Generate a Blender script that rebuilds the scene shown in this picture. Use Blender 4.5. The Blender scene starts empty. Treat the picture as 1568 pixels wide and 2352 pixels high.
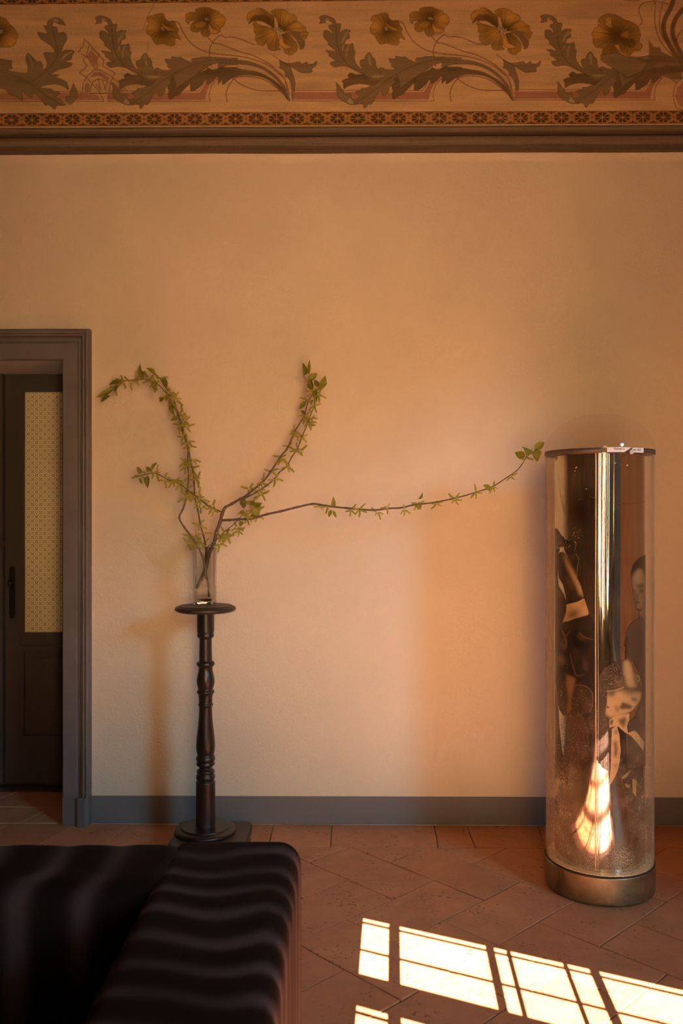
import bpy, bmesh, math, random
import numpy as np
from mathutils import Vector, Matrix

random.seed(7)
rng = np.random.default_rng(7)
S = bpy.context.scene
COL = S.collection

# ------------------------------------------------------------------ camera
F, H, CX, CY, D, PHI = 2000.0, 1.38, 784.0, 1176.0, 3.85, 0.010
CP, SP = math.cos(PHI), math.sin(PHI)
CAMX = D * math.tan(PHI)
cam_d = bpy.data.cameras.new('camera')
cam = bpy.data.objects.new('camera', cam_d)
COL.objects.link(cam)
cam.location = (CAMX, -D, H)
cam.rotation_euler = (math.pi / 2, 0, PHI)
cam_d.sensor_fit = 'VERTICAL'
cam_d.sensor_height = 36.0
cam_d.sensor_width = 24.0
cam_d.lens = 36.0 * F / 2352.0
cam_d.clip_start = 0.05
cam_d.dof.use_dof = True
cam_d.dof.focus_distance = 3.45
cam_d.dof.aperture_fstop = 6.3
S.camera = cam

# ------------------------------------------------------------------ light
AZ = np.array([0.0504, 0.9987])            # sun azimuth (travel direction on the floor)
WV = np.array([0.9019, -0.4319])           # direction of the window wall
PO = np.array([0.081, -0.892])             # first lit floor point
EL = math.radians(33.0)
TE = math.tan(EL)
LWIN = 3.77                                # distance from that point back to the window

world = bpy.data.worlds.new('world')
S.world = world
world.use_nodes = True
wn = world.node_tree.nodes
wn['Background'].inputs[0].default_value = (1.0, 0.92, 0.84, 1)
wn['Background'].inputs[1].default_value = 0.05

sd = bpy.data.lights.new('sun', 'SUN')
sd.energy = 102.0
sd.color = (1.0, 0.60, 0.45)
sd.angle = math.radians(0.11)
sun = bpy.data.objects.new('sun', sd)
COL.objects.link(sun)
sdir = Vector((AZ[0] * math.cos(EL), AZ[1] * math.cos(EL), -math.sin(EL)))
sun.rotation_euler = sdir.to_track_quat('-Z', 'Y').to_euler()
sun.location = (0, -9, 6)


def area(name, loc, direction, sx, sy, power, color):
    d = bpy.data.lights.new(name, 'AREA')
    d.shape = 'RECTANGLE'
    d.size, d.size_y = sx, sy
    d.energy = power
    d.color = color
    o = bpy.data.objects.new(name, d)
    COL.objects.link(o)
    o.location = loc
    o.rotation_euler = Vector(direction).to_track_quat('-Z', 'Z').to_euler()
    return o


WN = Vector((-WV[1] * 1.0, WV[0] * 1.0, 0)).normalized()      # window normal, into the room


def win_pt(s, h, off=0.0):
    """point on the window plane: s along the wall, height h, off metres into the room"""
    p = PO + s * WV - LWIN * AZ
    return Vector((p[0], p[1], h)) + WN * off


WLAMP = win_pt(0.50, 1.50, 0.42)
area('skylight_window', WLAMP, Vector((-0.24, 0.0, 1.90)) - WLAMP, 0.55, 1.8, 20.5, (1.0, 0.64, 0.33)).data.spread = math.radians(76)
# added cool fill lamp, beamed through the opening in the right wall
SIDE = Vector((4.6, -6.4, 3.4))
area('cool_fill_side', SIDE, Vector((-0.4, 0.0, 0.9)) - SIDE, 0.85, 1.3, 185, (0.36, 0.84, 1.20))

S.view_settings.view_transform = 'Standard'
S.view_settings.look = 'None'
S.view_settings.exposure = -0.06
S.view_settings.gamma = 1.0
S.view_settings.use_curve_mapping = False
S.cycles.use_denoising = True
S.cycles.max_bounces = 14
S.cycles.diffuse_bounces = 6
S.cycles.glossy_bounces = 6
S.cycles.transmission_bounces = 12
S.cycles.transparent_max_bounces = 24
S.cycles.sample_clamp_indirect = 60.0
S.cycles.blur_glossy = 0.5


# ------------------------------------------------------------------ helpers
def P(px, py, Y):
    """world point on the plane y=Y seen at photo pixel (px,py)"""
    u = (px - CX) / F
    w = (CY - py) / F
    # ray = right*u + fwd + up*w
    rx, ry = CP * u - SP, SP * u + CP
    t = (Y + D) / ry
    return Vector((CAMX + rx * t, Y, H + w * t))


def PF(px, py, z=0.0):
    """world point on the plane z seen at pixel"""
    u = (px - CX) / F
    w = (CY - py) / F
    t = (z - H) / w
    return Vector((CAMX + (CP * u - SP) * t, -D + (SP * u + CP) * t, z))


def project(X, Y, Z):
    dx, dy = X - CAMX, Y + D
    u = dx * CP + dy * SP
    d = -dx * SP + dy * CP
    return CX + F * u / d, CY - F * (Z - H) / d


def link(o, parent=None):
    COL.objects.link(o)
    if parent is not None:
        o.parent = parent
    return o


def mesh_obj(name, verts, faces, mat=None, parent=None, smooth=False, loc=None):
    me = bpy.data.meshes.new(name)
    me.from_pydata([tuple(v) for v in verts], [], faces)
    me.update()
    if smooth:
        me.polygons.foreach_set('use_smooth', [True] * len(me.polygons))
    if mat:
        me.materials.append(mat)
    o = bpy.data.objects.new(name, me)
    if loc is not None:
        o.location = loc
    return link(o, parent)


def bm_obj(name, bm, mat=None, parent=None, smooth=False):
    me = bpy.data.meshes.new(name)
    bmesh.ops.recalc_face_normals(bm, faces=bm.faces[:])
    bm.to_mesh(me)
    bm.free()
    if smooth:
        me.polygons.foreach_set('use_smooth', [True] * len(me.polygons))
    if mat:
        me.materials.append(mat)
    return link(bpy.data.objects.new(name, me), parent)


def empty(name, loc=(0, 0, 0)):
    o = bpy.data.objects.new(name, None)
    o.location = loc
    o.empty_display_size = 0.1
    return link(o)


def tag(o, label=None, cat=None, group=None, kind=None):
    if label:
        o['label'] = label
    if cat:
        o['category'] = cat
    if group:
        o['group'] = group
    if kind:
        o['kind'] = kind
    return o


def box_bm(bm, x0, x1, y0, y1, z0, z1, M=None):
    vs = [bm.verts.new(((M @ Vector(c)) if M else Vector(c)) ) for c in
          [(x0, y0, z0), (x1, y0, z0), (x1, y1, z0), (x0, y1, z0), (x0, y0, z1), (x1, y0, z1), (x1, y1, z1), (x0, y1, z1)]]
    for f in [(0, 3, 2, 1), (4, 5, 6, 7), (0, 1, 5, 4), (1, 2, 6, 5), (2, 3, 7, 6), (3, 0, 4, 7)]:
        bm.faces.new([vs[i] for i in f])
    return vs


def bevel(bm, w, seg=2, ang=0.6):
    es = [e for e in bm.edges if len(e.link_faces) == 2 and e.calc_face_angle(0) > ang]
    bmesh.ops.bevel(bm, geom=es, offset=w, segments=seg, affect='EDGES', profile=0.6)


def lathe_bm(prof, n=64, bm=None, close=True):
    bm = bm or bmesh.new()
    rings = []
    # support loops keep the shading of long straight runs true
    q = [prof[0]]
    for (r0, z0), (r1, z1) in zip(prof, prof[1:]):
        L = math.hypot(r1 - r0, z1 - z0)
        if L > 0.02:
            for k in (0.0012 / L, 1 - 0.0012 / L):
                q.append((r0 + (r1 - r0) * k, z0 + (z1 - z0) * k))
        q.append((r1, z1))
    prof = q
    for r, z in prof:
        if r < 1e-6:
            rings.append([bm.verts.new((0, 0, z))])
        else:
            rings.append([bm.verts.new((r * math.cos(2 * math.pi * i / n), r * math.sin(2 * math.pi * i / n), z)) for i in range(n)])
    for a, b in zip(rings, rings[1:]):
        for i in range(n):
            j = (i + 1) % n
            if len(a) == 1 and len(b) == 1:
                continue
            if len(a) == 1:
                bm.faces.new((a[0], b[j], b[i]))
            elif len(b) == 1:
                bm.faces.new((a[i], a[j], b[0]))
            else:
                bm.faces.new((a[i], a[j], b[j], b[i]))
    return bm


def tube_mesh(pts, rad, sides=7, caps=True):
    pts = [Vector(p) for p in pts]
    n = len(pts)
    V, Fc = [], []
    up = Vector((0.13, -1, 0.21)).normalized()
    for i, p in enumerate(pts):
        t = (pts[min(i + 1, n - 1)] - pts[max(i - 1, 0)]).normalized()
        a = t.cross(up)
        if a.length < 1e-3:
            a = t.cross(Vector((1, 0, 0)))
        a.normalize()
        b = t.cross(a)
        r = rad[i] if hasattr(rad, '__len__') else rad
        for k in range(sides):
            th = 2 * math.pi * k / sides
            V.append(p + a * (r * math.cos(th)) + b * (r * math.sin(th)))
    for i in range(n - 1):
        for k in range(sides):
            k2 = (k + 1) % sides
            Fc.append((i * sides + k, i * sides + k2, (i + 1) * sides + k2, (i + 1) * sides + k))
    if caps:
        Fc.append(tuple(range(sides - 1, -1, -1)))
        Fc.append(tuple((n - 1) * sides + k for k in range(sides)))
    return V, Fc


def catmull(pts, sub=5):
    pts = [np.array(p, float) for p in pts]
    out = []
    for i in range(len(pts) - 1):
        p0 = pts[max(i - 1, 0)]
        p1, p2 = pts[i], pts[i + 1]
        p3 = pts[min(i + 2, len(pts) - 1)]
        for k in range(sub):
            t = k / sub
            out.append(0.5 * ((2 * p1) + (-p0 + p2) * t + (2 * p0 - 5 * p1 + 4 * p2 - p3) * t * t + (-p0 + 3 * p1 - 3 * p2 + p3) * t ** 3))
    out.append(pts[-1])
    return out


# ------------------------------------------------------------------ materials
class NT:
    def __init__(self, name):
        self.m = bpy.data.materials.new(name)
        self.m.use_nodes = True
        self.t = self.m.node_tree
        self.b = self.t.nodes['Principled BSDF']
        self.o = self.t.nodes['Material Output']

    def n(self, typ, **kw):
        x = self.t.nodes.new(typ)
        for k, v in kw.items():
            setattr(x, k, v)
        return x

    def l(self, a, b):
        self.t.links.new(a, b)

    def set(self, **kw):
        for k, v in kw.items():
            self.b.inputs[k.replace('_', ' ')].default_value = v

    def coord(self, which='Object', scale=(1, 1, 1)):
        tc = self.n('ShaderNodeTexCoord')
        mp = self.n('ShaderNodeMapping')
        mp.inputs['Scale'].default_value = scale
        self.l(tc.outputs[which], mp.inputs[0])
        return mp.outputs[0]

    def noise(self, vec, scale, detail=4, rough=0.55, dist=0.0):
        x = self.n('ShaderNodeTexNoise')
        x.inputs['Scale'].default_value = scale
        x.inputs['Detail'].default_value = detail
        x.inputs['Roughness'].default_value = rough
        x.inputs['Distortion'].default_value = dist
        if vec is not None:
            self.l(vec, x.inputs['Vector'])
        return x.outputs['Fac']

    def ramp(self, fac, stops):
        x = self.n('ShaderNodeValToRGB')
        cr = x.color_ramp
        while len(cr.elements) < len(stops):
            cr.elements.new(0.5)
        for e, (p, c) in zip(cr.elements, stops):
            e.position = p
            e.color = (*c, 1) if len(c) == 3 else c
        self.l(fac, x.inputs[0])
        return x.outputs[0]

    def mix(self, fac, a, b, blend='MIX'):
        x = self.n('ShaderNodeMix', data_type='RGBA', blend_type=blend)
        for v, i in ((fac, 0), (a, 6), (b, 7)):
            if hasattr(v, 'links') or hasattr(v, 'is_linked'):
                self.l(v, x.inputs[i])
            elif i == 0:
                x.inputs[0].default_value = v
            else:
                x.inputs[i].default_value = (*v, 1)
        return x.outputs[2]

    def math(self, op, a, b=None, c=None, clamp=False):
        x = self.n('ShaderNodeMath', operation=op, use_clamp=clamp)
        for i, v in enumerate((a, b, c)):
            if v is None:
                continue
            if hasattr(v, 'is_linked'):
                self.l(v, x.inputs[i])
            else:
                x.inputs[i].default_value = v
        return x.outputs[0]

    def bump(self, h, strength=0.3, dist=0.01, chain=None):
        x = self.n('ShaderNodeBump')
        x.inputs['Strength'].default_value = strength
        x.inputs['Distance'].default_value = dist
        self.l(h, x.inputs['Height'])
        if chain is not None:
            self.l(chain, x.inputs['Normal'])
        self.l(x.outputs[0], self.b.inputs['Normal'])
        return x.outputs[0]


def plaster(name, col, var=0.06, bump=0.75):
    n = NT(name)
    v = n.coord()
    big = n.noise(v, 1.3, 4, 0.55)
    c0 = tuple(x * (1 - var) for x in col)
    c1 = tuple(min(1, x * (1 + var)) for x in col)
    c = n.ramp(big, [(0.3, c0), (0.7, c1)])
    n.l(c, n.b.inputs['Base Color'])
    n.set(Roughness=0.9)
    n.b.inputs['Specular IOR Level'].default_value = 0.15
    fine = n.noise(v, 95, 4, 0.6)
    mid = n.noise(v, 17, 3, 0.5)
    lump = n.noise(v, 3.0, 2, 0.5)
    h = n.math('ADD', n.math('MULTIPLY', fine, 0.35), n.math('ADD', n.math('MULTIPLY', mid, 0.35), n.math('MULTIPLY', lump, 1.6)))
    n.bump(h, bump, 0.010)
    return n.m


def simple(name, col, rough=0.5, metal=0.0, nscale=0, var=0.15, bump=0.0, bscale=60, spec=0.5, stretch=(1, 1, 1)):
    n = NT(name)
    n.set(Roughness=rough, Metallic=metal)
    n.b.inputs['Specular IOR Level'].default_value = spec
    v = n.coord('Object', stretch)
    if nscale:
        f = n.noise(v, nscale, 5, 0.6)
        c = n.ramp(f, [(0.3, tuple(x * (1 - var) for x in col)), (0.7, tuple(min(1, x * (1 + var)) for x in col))])
        n.l(c, n.b.inputs['Base Color'])
    else:
        n.b.inputs['Base Color'].default_value = (*col, 1)
    if bump:
        n.bump(n.noise(v, bscale, 4, 0.6), bump, 0.004)
    return n.m


M = {}
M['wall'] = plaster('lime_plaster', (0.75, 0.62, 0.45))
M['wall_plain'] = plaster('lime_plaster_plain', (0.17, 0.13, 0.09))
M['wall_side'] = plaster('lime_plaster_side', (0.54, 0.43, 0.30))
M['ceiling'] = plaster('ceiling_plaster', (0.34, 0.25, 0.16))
M['skirting'] = plaster('grey_skirting_paint', (0.195, 0.172, 0.162), 0.10, 0.3)
M['casing'] = simple('grey_door_paint', (0.155, 0.134, 0.124), 0.55, 0, 6, 0.12, 0.25, 40)
M['lining'] = simple('pale_grey_lining_paint', (0.60, 0.58, 0.60), 0.6, 0, 5, 0.06)
M['door'] = simple('dark_door_paint', (0.060, 0.046, 0.038), 0.5, 0, 5, 0.2, 0.2, 30, stretch=(1, 1, 0.15))
M['iron'] = simple('black_iron', (0.02, 0.018, 0.017), 0.45, 0.6, 20, 0.3)
M['latch'] = simple('aged_latch_metal', (0.12, 0.09, 0.06), 0.4, 0.8, 20, 0.3)
M['frame_wood'] = simple('window_frame_paint', (0.30, 0.27, 0.24), 0.5, 0, 6, 0.1)


def terracotta(name, base_a, base_b, base_c):
    n = NT(name)
    v = n.coord('Object')
    oi = n.n('ShaderNodeObjectInfo')
    # shift the pattern tile by tile
    add = n.n('ShaderNodeVectorMath', operation='ADD')
    n.l(v, add.inputs[0])
    mul = n.n('ShaderNodeVectorMath', operation='SCALE')
    mul.inputs[0].default_value = (13.1, 7.7, 3.3)
    n.l(oi.outputs['Random'], mul.inputs['Scale'])
    n.l(mul.outputs[0], add.inputs[1])
    vv = add.outputs[0]
    tone = n.ramp(oi.outputs['Random'], [(0.0, base_a), (0.5, base_b), (1.0, base_c)])
    cloud = n.noise(vv, 7, 6, 0.65, 0.4)
    stain = n.ramp(n.noise(vv, 3.2, 6, 0.7, 1.2), [(0.42, (0, 0, 0)), (0.70, (1, 1, 1))])
    c = n.mix(n.math('MULTIPLY', cloud, 0.9), tone, tuple(x * 0.55 for x in base_b), 'MIX')
    c = n.mix(n.math('MULTIPLY', stain, 0.42), c, (0.30, 0.115, 0.055))
    pale = n.ramp(n.noise(vv, 4.0, 5, 0.6, 0.8), [(0.55, (0, 0, 0)), (0.75, (1, 1, 1))])
    c = n.mix(n.math('MULTIPLY', pale, 0.15), c, (0.50, 0.33, 0.22))
    # worn dark pits and specks
    sp = n.ramp(n.noise(vv, 75, 3, 0.7), [(0.57, (0, 0, 0)), (0.66, (1, 1, 1))])
    area_m = n.ramp(n.noise(vv, 9, 3, 0.6), [(0.45, (0, 0, 0)), (0.62, (1, 1, 1))])
    pit = n.math('MULTIPLY', sp, area_m)
    streak = n.ramp(n.noise(vv, 26, 5, 0.7, 1.5), [(0.66, (0, 0, 0)), (0.71, (1, 1, 1))])
    c = n.mix(n.math('MULTIPLY', pit, 0.9), c, (0.07, 0.045, 0.035))
    c = n.mix(n.math('MULTIPLY', streak, 0.7), c, (0.11, 0.07, 0.05))
    n.l(c, n.b.inputs['Base Color'])
    rr = n.n('ShaderNodeMapRange')
    n.l(cloud, rr.inputs[0])
    rr.inputs[3].default_value = 0.42
    rr.inputs[4].default_value = 0.68
    n.l(rr.outputs[0], n.b.inputs['Roughness'])
    n.b.inputs['Specular IOR Level'].default_value = 0.35
    h = n.math('SUBTRACT', n.math('MULTIPLY', cloud, 0.5), n.math('ADD', pit, n.math('MULTIPLY', streak, 0.5)))
    n.bump(h, 0.35, 0.004)
    return n.m


M['tile'] = terracotta('worn_terracotta', (0.66, 0.295, 0.148), (0.72, 0.325, 0.168), (0.60, 0.255, 0.118))
M['grout'] = simple('dark_grout', (0.17, 0.115, 0.085), 0.9, 0, 30, 0.5, 0.5, 80)


def attr_mat(name, rough=0.85, streak=0.0, streak_scale=(1, 1, 1), spec=0.15, bump=0.0):
    n = NT(name)
    a = n.n('ShaderNodeVertexColor', layer_name='paint')
    c = a.outputs[0]
    if streak:
        v = n.coord('Object', streak_scale)
        s1 = n.noise(v, 3.0, 6, 0.62, 0.3)
        g = n.ramp(s1, [(0.25, (1 - streak,) * 3), (0.75, (1 + 0.0,) * 3)])
        c = n.mix(1.0, c, g, 'MULTIPLY')
        v2 = n.coord('Object')
        s2 = n.noise(v2, 130, 3, 0.7)
        g2 = n.ramp(s2, [(0.3, (0.86,) * 3), (0.6, (1,) * 3)])
        c = n.mix(1.0, c, g2, 'MULTIPLY')
        if bump:
            n.bump(n.noise(v2, 90, 3, 0.6), bump, 0.006)
    n.l(c, n.b.inputs['Base Color'])
    n.set(Roughness=rough)
    n.b.inputs['Specular IOR Level'].default_value = spec
    return n.m


M['frieze'] = attr_mat('painted_frieze', 0.9, 0.34, (0.8, 1, 9), bump=0.25)
M['molding'] = attr_mat('painted_moulding', 0.8, 0.55, (0.9, 1, 55), bump=0.2)

M['ebony'] = simple('ebonised_wood', (0.022, 0.015, 0.012), 0.32, 0, 14, 0.4, 0.12, 50, 0.5, (1, 1, 0.2))
M['ebony_worn'] = simple('ebonised_wood_worn', (0.040, 0.028, 0.021), 0.42, 0, 10, 0.4, 0.15, 40)


def glass(name, col=(1, 1, 1), rough=0.0, bump=0.0):
    n = NT(name)
    n.set(Roughness=rough, IOR=1.5)
    n.b.inputs['Base Color'].default_value = (*col, 1)
    n.b.inputs['Transmission Weight'].default_value = 1.0
    return n.m


M['crystal_foot'] = glass('crystal_glass', (0.98, 0.98, 0.96))


def bark():
    n = NT('grey_brown_bark')
    v = n.coord('Object')
    f = n.noise(v, 60, 4, 0.6)
    c = n.ramp(f, [(0.3, (0.085, 0.055, 0.035)), (0.7, (0.20, 0.14, 0.09))])
    n.l(c, n.b.inputs['Base Color'])
    n.set(Roughness=0.75)
    n.bump(f, 0.4, 0.003)
    return n.m


M['bark'] = bark()


def leafmat(name, a, b, trans=0.35):
    n = NT(name)
    oi = n.n('ShaderNodeObjectInfo')
    v = n.coord('Object')
    f = n.noise(v, 4, 3, 0.6)
    c = n.ramp(n.math('ADD', n.math('MULTIPLY', oi.outputs['Random'], 0.6), n.math('MULTIPLY', f, 0.4)), [(0.2, a), (0.8, b)])
    n.l(c, n.b.inputs['Base Color'])
    n.set(Roughness=0.5)
    n.b.inputs['Specular IOR Level'].default_value = 0.3
    tr = n.n('ShaderNodeBsdfTranslucent')
    n.l(c, tr.inputs[0])
    mx = n.n('ShaderNodeMixShader')
    mx.inputs[0].default_value = trans
    n.l(n.b.outputs[0], mx.inputs[1])
    n.l(tr.outputs[0], mx.inputs[2])
    n.l(mx.outputs[0], n.o.inputs[0])
    return n.m


M['leaf'] = leafmat('young_leaf', (0.160, 0.170, 0.018), (0.310, 0.300, 0.036))
M['catkin'] = leafmat('yellow_green_catkin', (0.33, 0.31, 0.040), (0.52, 0.45, 0.070), 0.2)


def velvet():
    n = NT('striped_velvet')
    a = n.n('ShaderNodeVertexColor', layer_name='pile')
    v = n.coord('Object')
    f = n.noise(v, 220, 3, 0.6)
    big = n.noise(v, 6, 3, 0.6)
    c = n.mix(a.outputs[0], (0.0045, 0.0030, 0.0030), (0.034, 0.025, 0.031))
    n.l(c, n.b.inputs['Base Color'])
    n.set(Roughness=0.75)
    n.b.inputs['Specular IOR Level'].default_value = 0.08
    sh = n.math('MULTIPLY_ADD', a.outputs[0], 0.070, 0.005)
    n.l(sh, n.b.inputs['Sheen Weight'])
    n.b.inputs['Sheen Roughness'].default_value = 0.45
    n.b.inputs['Sheen Tint'].default_value = (0.80, 0.68, 0.74, 1)
    n.bump(f, 0.25, 0.002)
    return n.m


M['velvet'] = velvet()


def plexi(name, tint=(1.0, 0.985, 0.945), haze=0.10, dirt_edge_glow=False, edge=0.25):
    n = NT(name)
    t = n.t
    tr = n.n('ShaderNodeBsdfTransparent')
    tr.inputs[0].default_value = (*tint, 1)
    gl = n.n('ShaderNodeBsdfGlossy')
    gl.inputs['Roughness'].default_value = 0.02
    lw = n.n('ShaderNodeLayerWeight')
    lw.inputs['Blend'].default_value = 0.5
    fr = n.math('MULTIPLY_ADD', n.math('POWER', lw.outputs['Facing'], 5.0), edge, 0.022)
    mx = n.n('ShaderNodeMixShader')
    n.l(fr, mx.inputs[0])
    n.l(tr.outputs[0], mx.inputs[1])
    n.l(gl.outputs[0], mx.inputs[2])
    df = n.n('ShaderNodeBsdfDiffuse')
    df.inputs[0].default_value = (0.80, 0.62, 0.40, 1)
    tl = n.n('ShaderNodeBsdfTranslucent')
    tl.inputs[0].default_value = (0.80, 0.62, 0.40, 1)
    hz = n.n('ShaderNodeMixShader')
    hz.inputs[0].default_value = 0.5
    n.l(df.outputs[0], hz.inputs[1])
    n.l(tl.outputs[0], hz.inputs[2])
    m2 = n.n('ShaderNodeMixShader')
    if dirt_edge_glow:
        v = n.coord('Object')
        sep = n.n('ShaderNodeSeparateXYZ')
        n.l(v, sep.inputs[0])
        # dust and scuffs gather near the foot (heights in metres of the object)
        low = n.n('ShaderNodeMapRange')
        n.l(sep.outputs[2], low.inputs[0])
        low.inputs[1].default_value = 0.80
        low.inputs[2].default_value = 0.13
        low.inputs[3].default_value = 0.0
        low.inputs[4].default_value = 1.0
        spk = n.ramp(n.noise(v, 260, 2, 0.6), [(0.52, (0, 0, 0)), (0.63, (1, 1, 1))])
        blot = n.ramp(n.noise(v, 9, 4, 0.65), [(0.36, (0, 0, 0)), (0.68, (1, 1, 1))])
        vs = n.coord('Object', (1, 1, 0.04))
        scr = n.ramp(n.noise(vs, 120, 2, 0.5), [(0.70, (0, 0, 0)), (0.75, (1, 1, 1))])
        m_ = n.math('MULTIPLY', n.math('MULTIPLY', spk, blot), n.math('MULTIPLY_ADD', low.outputs[0], 0.55, 0.12))
        m_ = n.math('ADD', m_, n.math('MULTIPLY', scr, 0.03))
        m_ = n.math('ADD', m_, n.math('MULTIPLY', n.math('MULTIPLY', low.outputs[0], blot), 0.10))
        m_ = n.math('ADD', m_, n.math('MULTIPLY_ADD', n.math('POWER', lw.outputs['Facing'], 3.0), 0.48, haze), clamp=True)  # edge-lit brightening of the acrylic put in as pale diffuse at grazing view
        n.l(m_, m2.inputs[0])
    else:
        m2.inputs[0].default_value = haze
    n.l(mx.outputs[0], m2.inputs[1])
    n.l(hz.outputs[0], m2.inputs[2])
    n.l(m2.outputs[0], n.o.inputs[0])
    return n.m


M['plexi'] = plexi('scuffed_clear_acrylic', haze=0.006, dirt_edge_glow=True)
M['plexi_dome'] = plexi('clear_acrylic_dome', (1.0, 0.995, 0.985), 0.008, False, 0.14)


def crystal():
    n = NT('clear_crystal')
    lw = n.n('ShaderNodeLayerWeight')
    lw.inputs['Blend'].default_value = 0.5
    f = lw.outputs['Facing']
    tr = n.n('ShaderNodeBsdfTransparent')
    n.l(n.ramp(f, [(0.0, (0.985, 0.98, 0.97)), (0.45, (0.95, 0.94, 0.92)), (0.62, (0.80, 0.78, 0.75)), (0.95, (0.55, 0.53, 0.50))]), tr.inputs[0])
    gl = n.n('ShaderNodeBsdfGlossy')
    gl.inputs['Roughness'].default_value = 0.03
    mx = n.n('ShaderNodeMixShader')
    n.l(n.math('MULTIPLY_ADD', n.math('POWER', f, 4.0), 0.4, 0.02), mx.inputs[0])
    n.l(tr.outputs[0], mx.inputs[1])
    n.l(gl.outputs[0], mx.inputs[2])
    n.l(mx.outputs[0], n.o.inputs[0])
    return n.m


M['crystal'] = crystal()


def mirror():
    n = NT('aged_mirror_foil')
    v = n.coord('Object', (1, 1, 0.06))
    f = n.noise(v, 55, 3, 0.6)
    c = n.ramp(f, [(0.3, (0.52, 0.49, 0.43)), (0.7, (0.64, 0.60, 0.53))])
    n.l(c, n.b.inputs['Base Color'])
    n.set(Metallic=1.0, Roughness=0.075)
    v2 = n.coord('Object', (1, 1, 0.02))
    n.bump(n.noise(v2, 22, 2, 0.5), 0.05, 0.01)
    return n.m


M['mirror'] = mirror()
M['bronze'] = None


def bronze():
    n = NT('patinated_brass')
    v = n.coord('Object')
    f = n.noise(v, 8, 6, 0.65, 0.5)
    c = n.ramp(f, [(0.3, (0.16, 0.11, 0.06)), (0.55, (0.36, 0.26, 0.14)), (0.75, (0.52, 0.40, 0.24))])
    n.l(c, n.b.inputs['Base Color'])
    n.set(Metallic=0.85)
    r = n.n('ShaderNodeMapRange')
    n.l(f, r.inputs[0])
    r.inputs[3].default_value = 0.50
    r.inputs[4].default_value = 0.34
    n.l(r.outputs[0], n.b.inputs['Roughness'])
    return n.m


M['bronze'] = bronze()
M['collar'] = simple('dark_grey_metal_band', (0.15, 0.115, 0.085), 0.55, 0.5, 12, 0.3)
M['rubber'] = simple('black_rubber', (0.012, 0.011, 0.010), 0.7)
M['acrylic_edge'] = simple('acrylic_rim', (0.78, 0.60, 0.36), 0.35, 0, 18, 0.15, 0.1, 60, 0.6)
M['foil_edge'] = simple('foil_edge', (0.70, 0.56, 0.38), 0.3, 0.3, 18, 0.2)
M['paper'] = simple('label_paper', (0.80, 0.72, 0.66), 0.7)
M['paper_back'] = simple('label_paper_underside', (0.70, 0.52, 0.36), 0.8)
M['ink'] = simple('label_ink', (0.03, 0.02, 0.03), 0.7)


def print_mat():
    n = NT('photographic_print')
    a = n.n('ShaderNodeVertexColor', layer_name='paint')
    n.l(a.outputs[0], n.b.inputs['Base Color'])
    n.set(Roughness=0.38)
    n.b.inputs['Specular IOR Level'].default_value = 0.25
    tr = n.n('ShaderNodeBsdfTransparent')
    mx = n.n('ShaderNodeMixShader')
    n.l(a.outputs[1], mx.inputs[0])
    n.l(tr.outputs[0], mx.inputs[1])
    n.l(n.b.outputs[0], mx.inputs[2])
    n.l(mx.outputs[0], n.o.inputs[0])
    return n.m


M['print'] = print_mat()


def pane_mat():
    """cream glass film printed with a lattice of rings and dots"""
    n = NT('patterned_door_glass')
    v = n.coord('Object')
    sep = n.n('ShaderNodeSeparateXYZ')
    n.l(v, sep.inputs[0])
    p = 0.0411
    u = n.math('DIVIDE', sep.outputs[0], p)
    w = n.math('DIVIDE', sep.outputs[2], p)
    a = n.math('ADD', u, w)
    b = n.math('SUBTRACT', u, w)
    fa = n.math('SUBTRACT', n.math('FRACT', a), 0.5)
    fb = n.math('SUBTRACT', n.math('FRACT', b), 0.5)
    aa = n.math('ABSOLUTE', fa)
    ab = n.math('ABSOLUTE', fb)
    r = n.math('SQRT', n.math('ADD', n.math('MULTIPLY', fa, fa), n.math('MULTIPLY', fb, fb)))
    ring = n.math('LESS_THAN', n.math('ABSOLUTE', n.math('SUBTRACT', r, 0.20)), 0.05)
    mx = n.math('MAXIMUM', aa, ab)
    mn = n.math('MINIMUM', aa, ab)
    line = n.math('GREATER_THAN', mx, 0.465)
    cut = n.math('LESS_THAN', mn, 0.24)
    line = n.math('MULTIPLY', line, cut)
    # two-by-two dots around each lattice corner
    ca = n.math('SUBTRACT', 0.5, aa)
    cb = n.math('SUBTRACT', 0.5, ab)
    d1 = n.math('MAXIMUM', n.math('ABSOLUTE', n.math('SUBTRACT', n.math('MAXIMUM', ca, cb), 0.17)), n.math('MINIMUM', ca, cb))
    dots = n.math('LESS_THAN', d1, 0.075)
    m_ = n.math('ADD', n.math('MULTIPLY', ring, 0.45), n.math('ADD', n.math('MULTIPLY', line, 0.62), n.math('MULTIPLY', dots, 0.95)), clamp=True)
    base = n.ramp(n.noise(v, 3, 2, 0.5), [(0.3, (0.78, 0.64, 0.36)), (0.7, (0.88, 0.72, 0.42))])
    c = n.mix(m_, base, (0.20, 0.105, 0.04))
    n.l(c, n.b.inputs['Base Color'])
    n.set(Roughness=0.35)
    n.b.inputs['Specular IOR Level'].default_value = 0.3
    return n.m


M['pane'] = pane_mat()

# ------------------------------------------------------------------ room shell
XL, XR = -2.75, 1.98
ZC = 3.92
ZB = P(784, 352, 0).z                       # bottom of the painted moulding
DX0, DX1 = -2.13, P(149, 1300, -0.035).x    # door opening
DZ = P(140, 818, -0.035).z
YD = 0.45                                   # door leaves stand this deep in the wall

lip = 0.022


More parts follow.
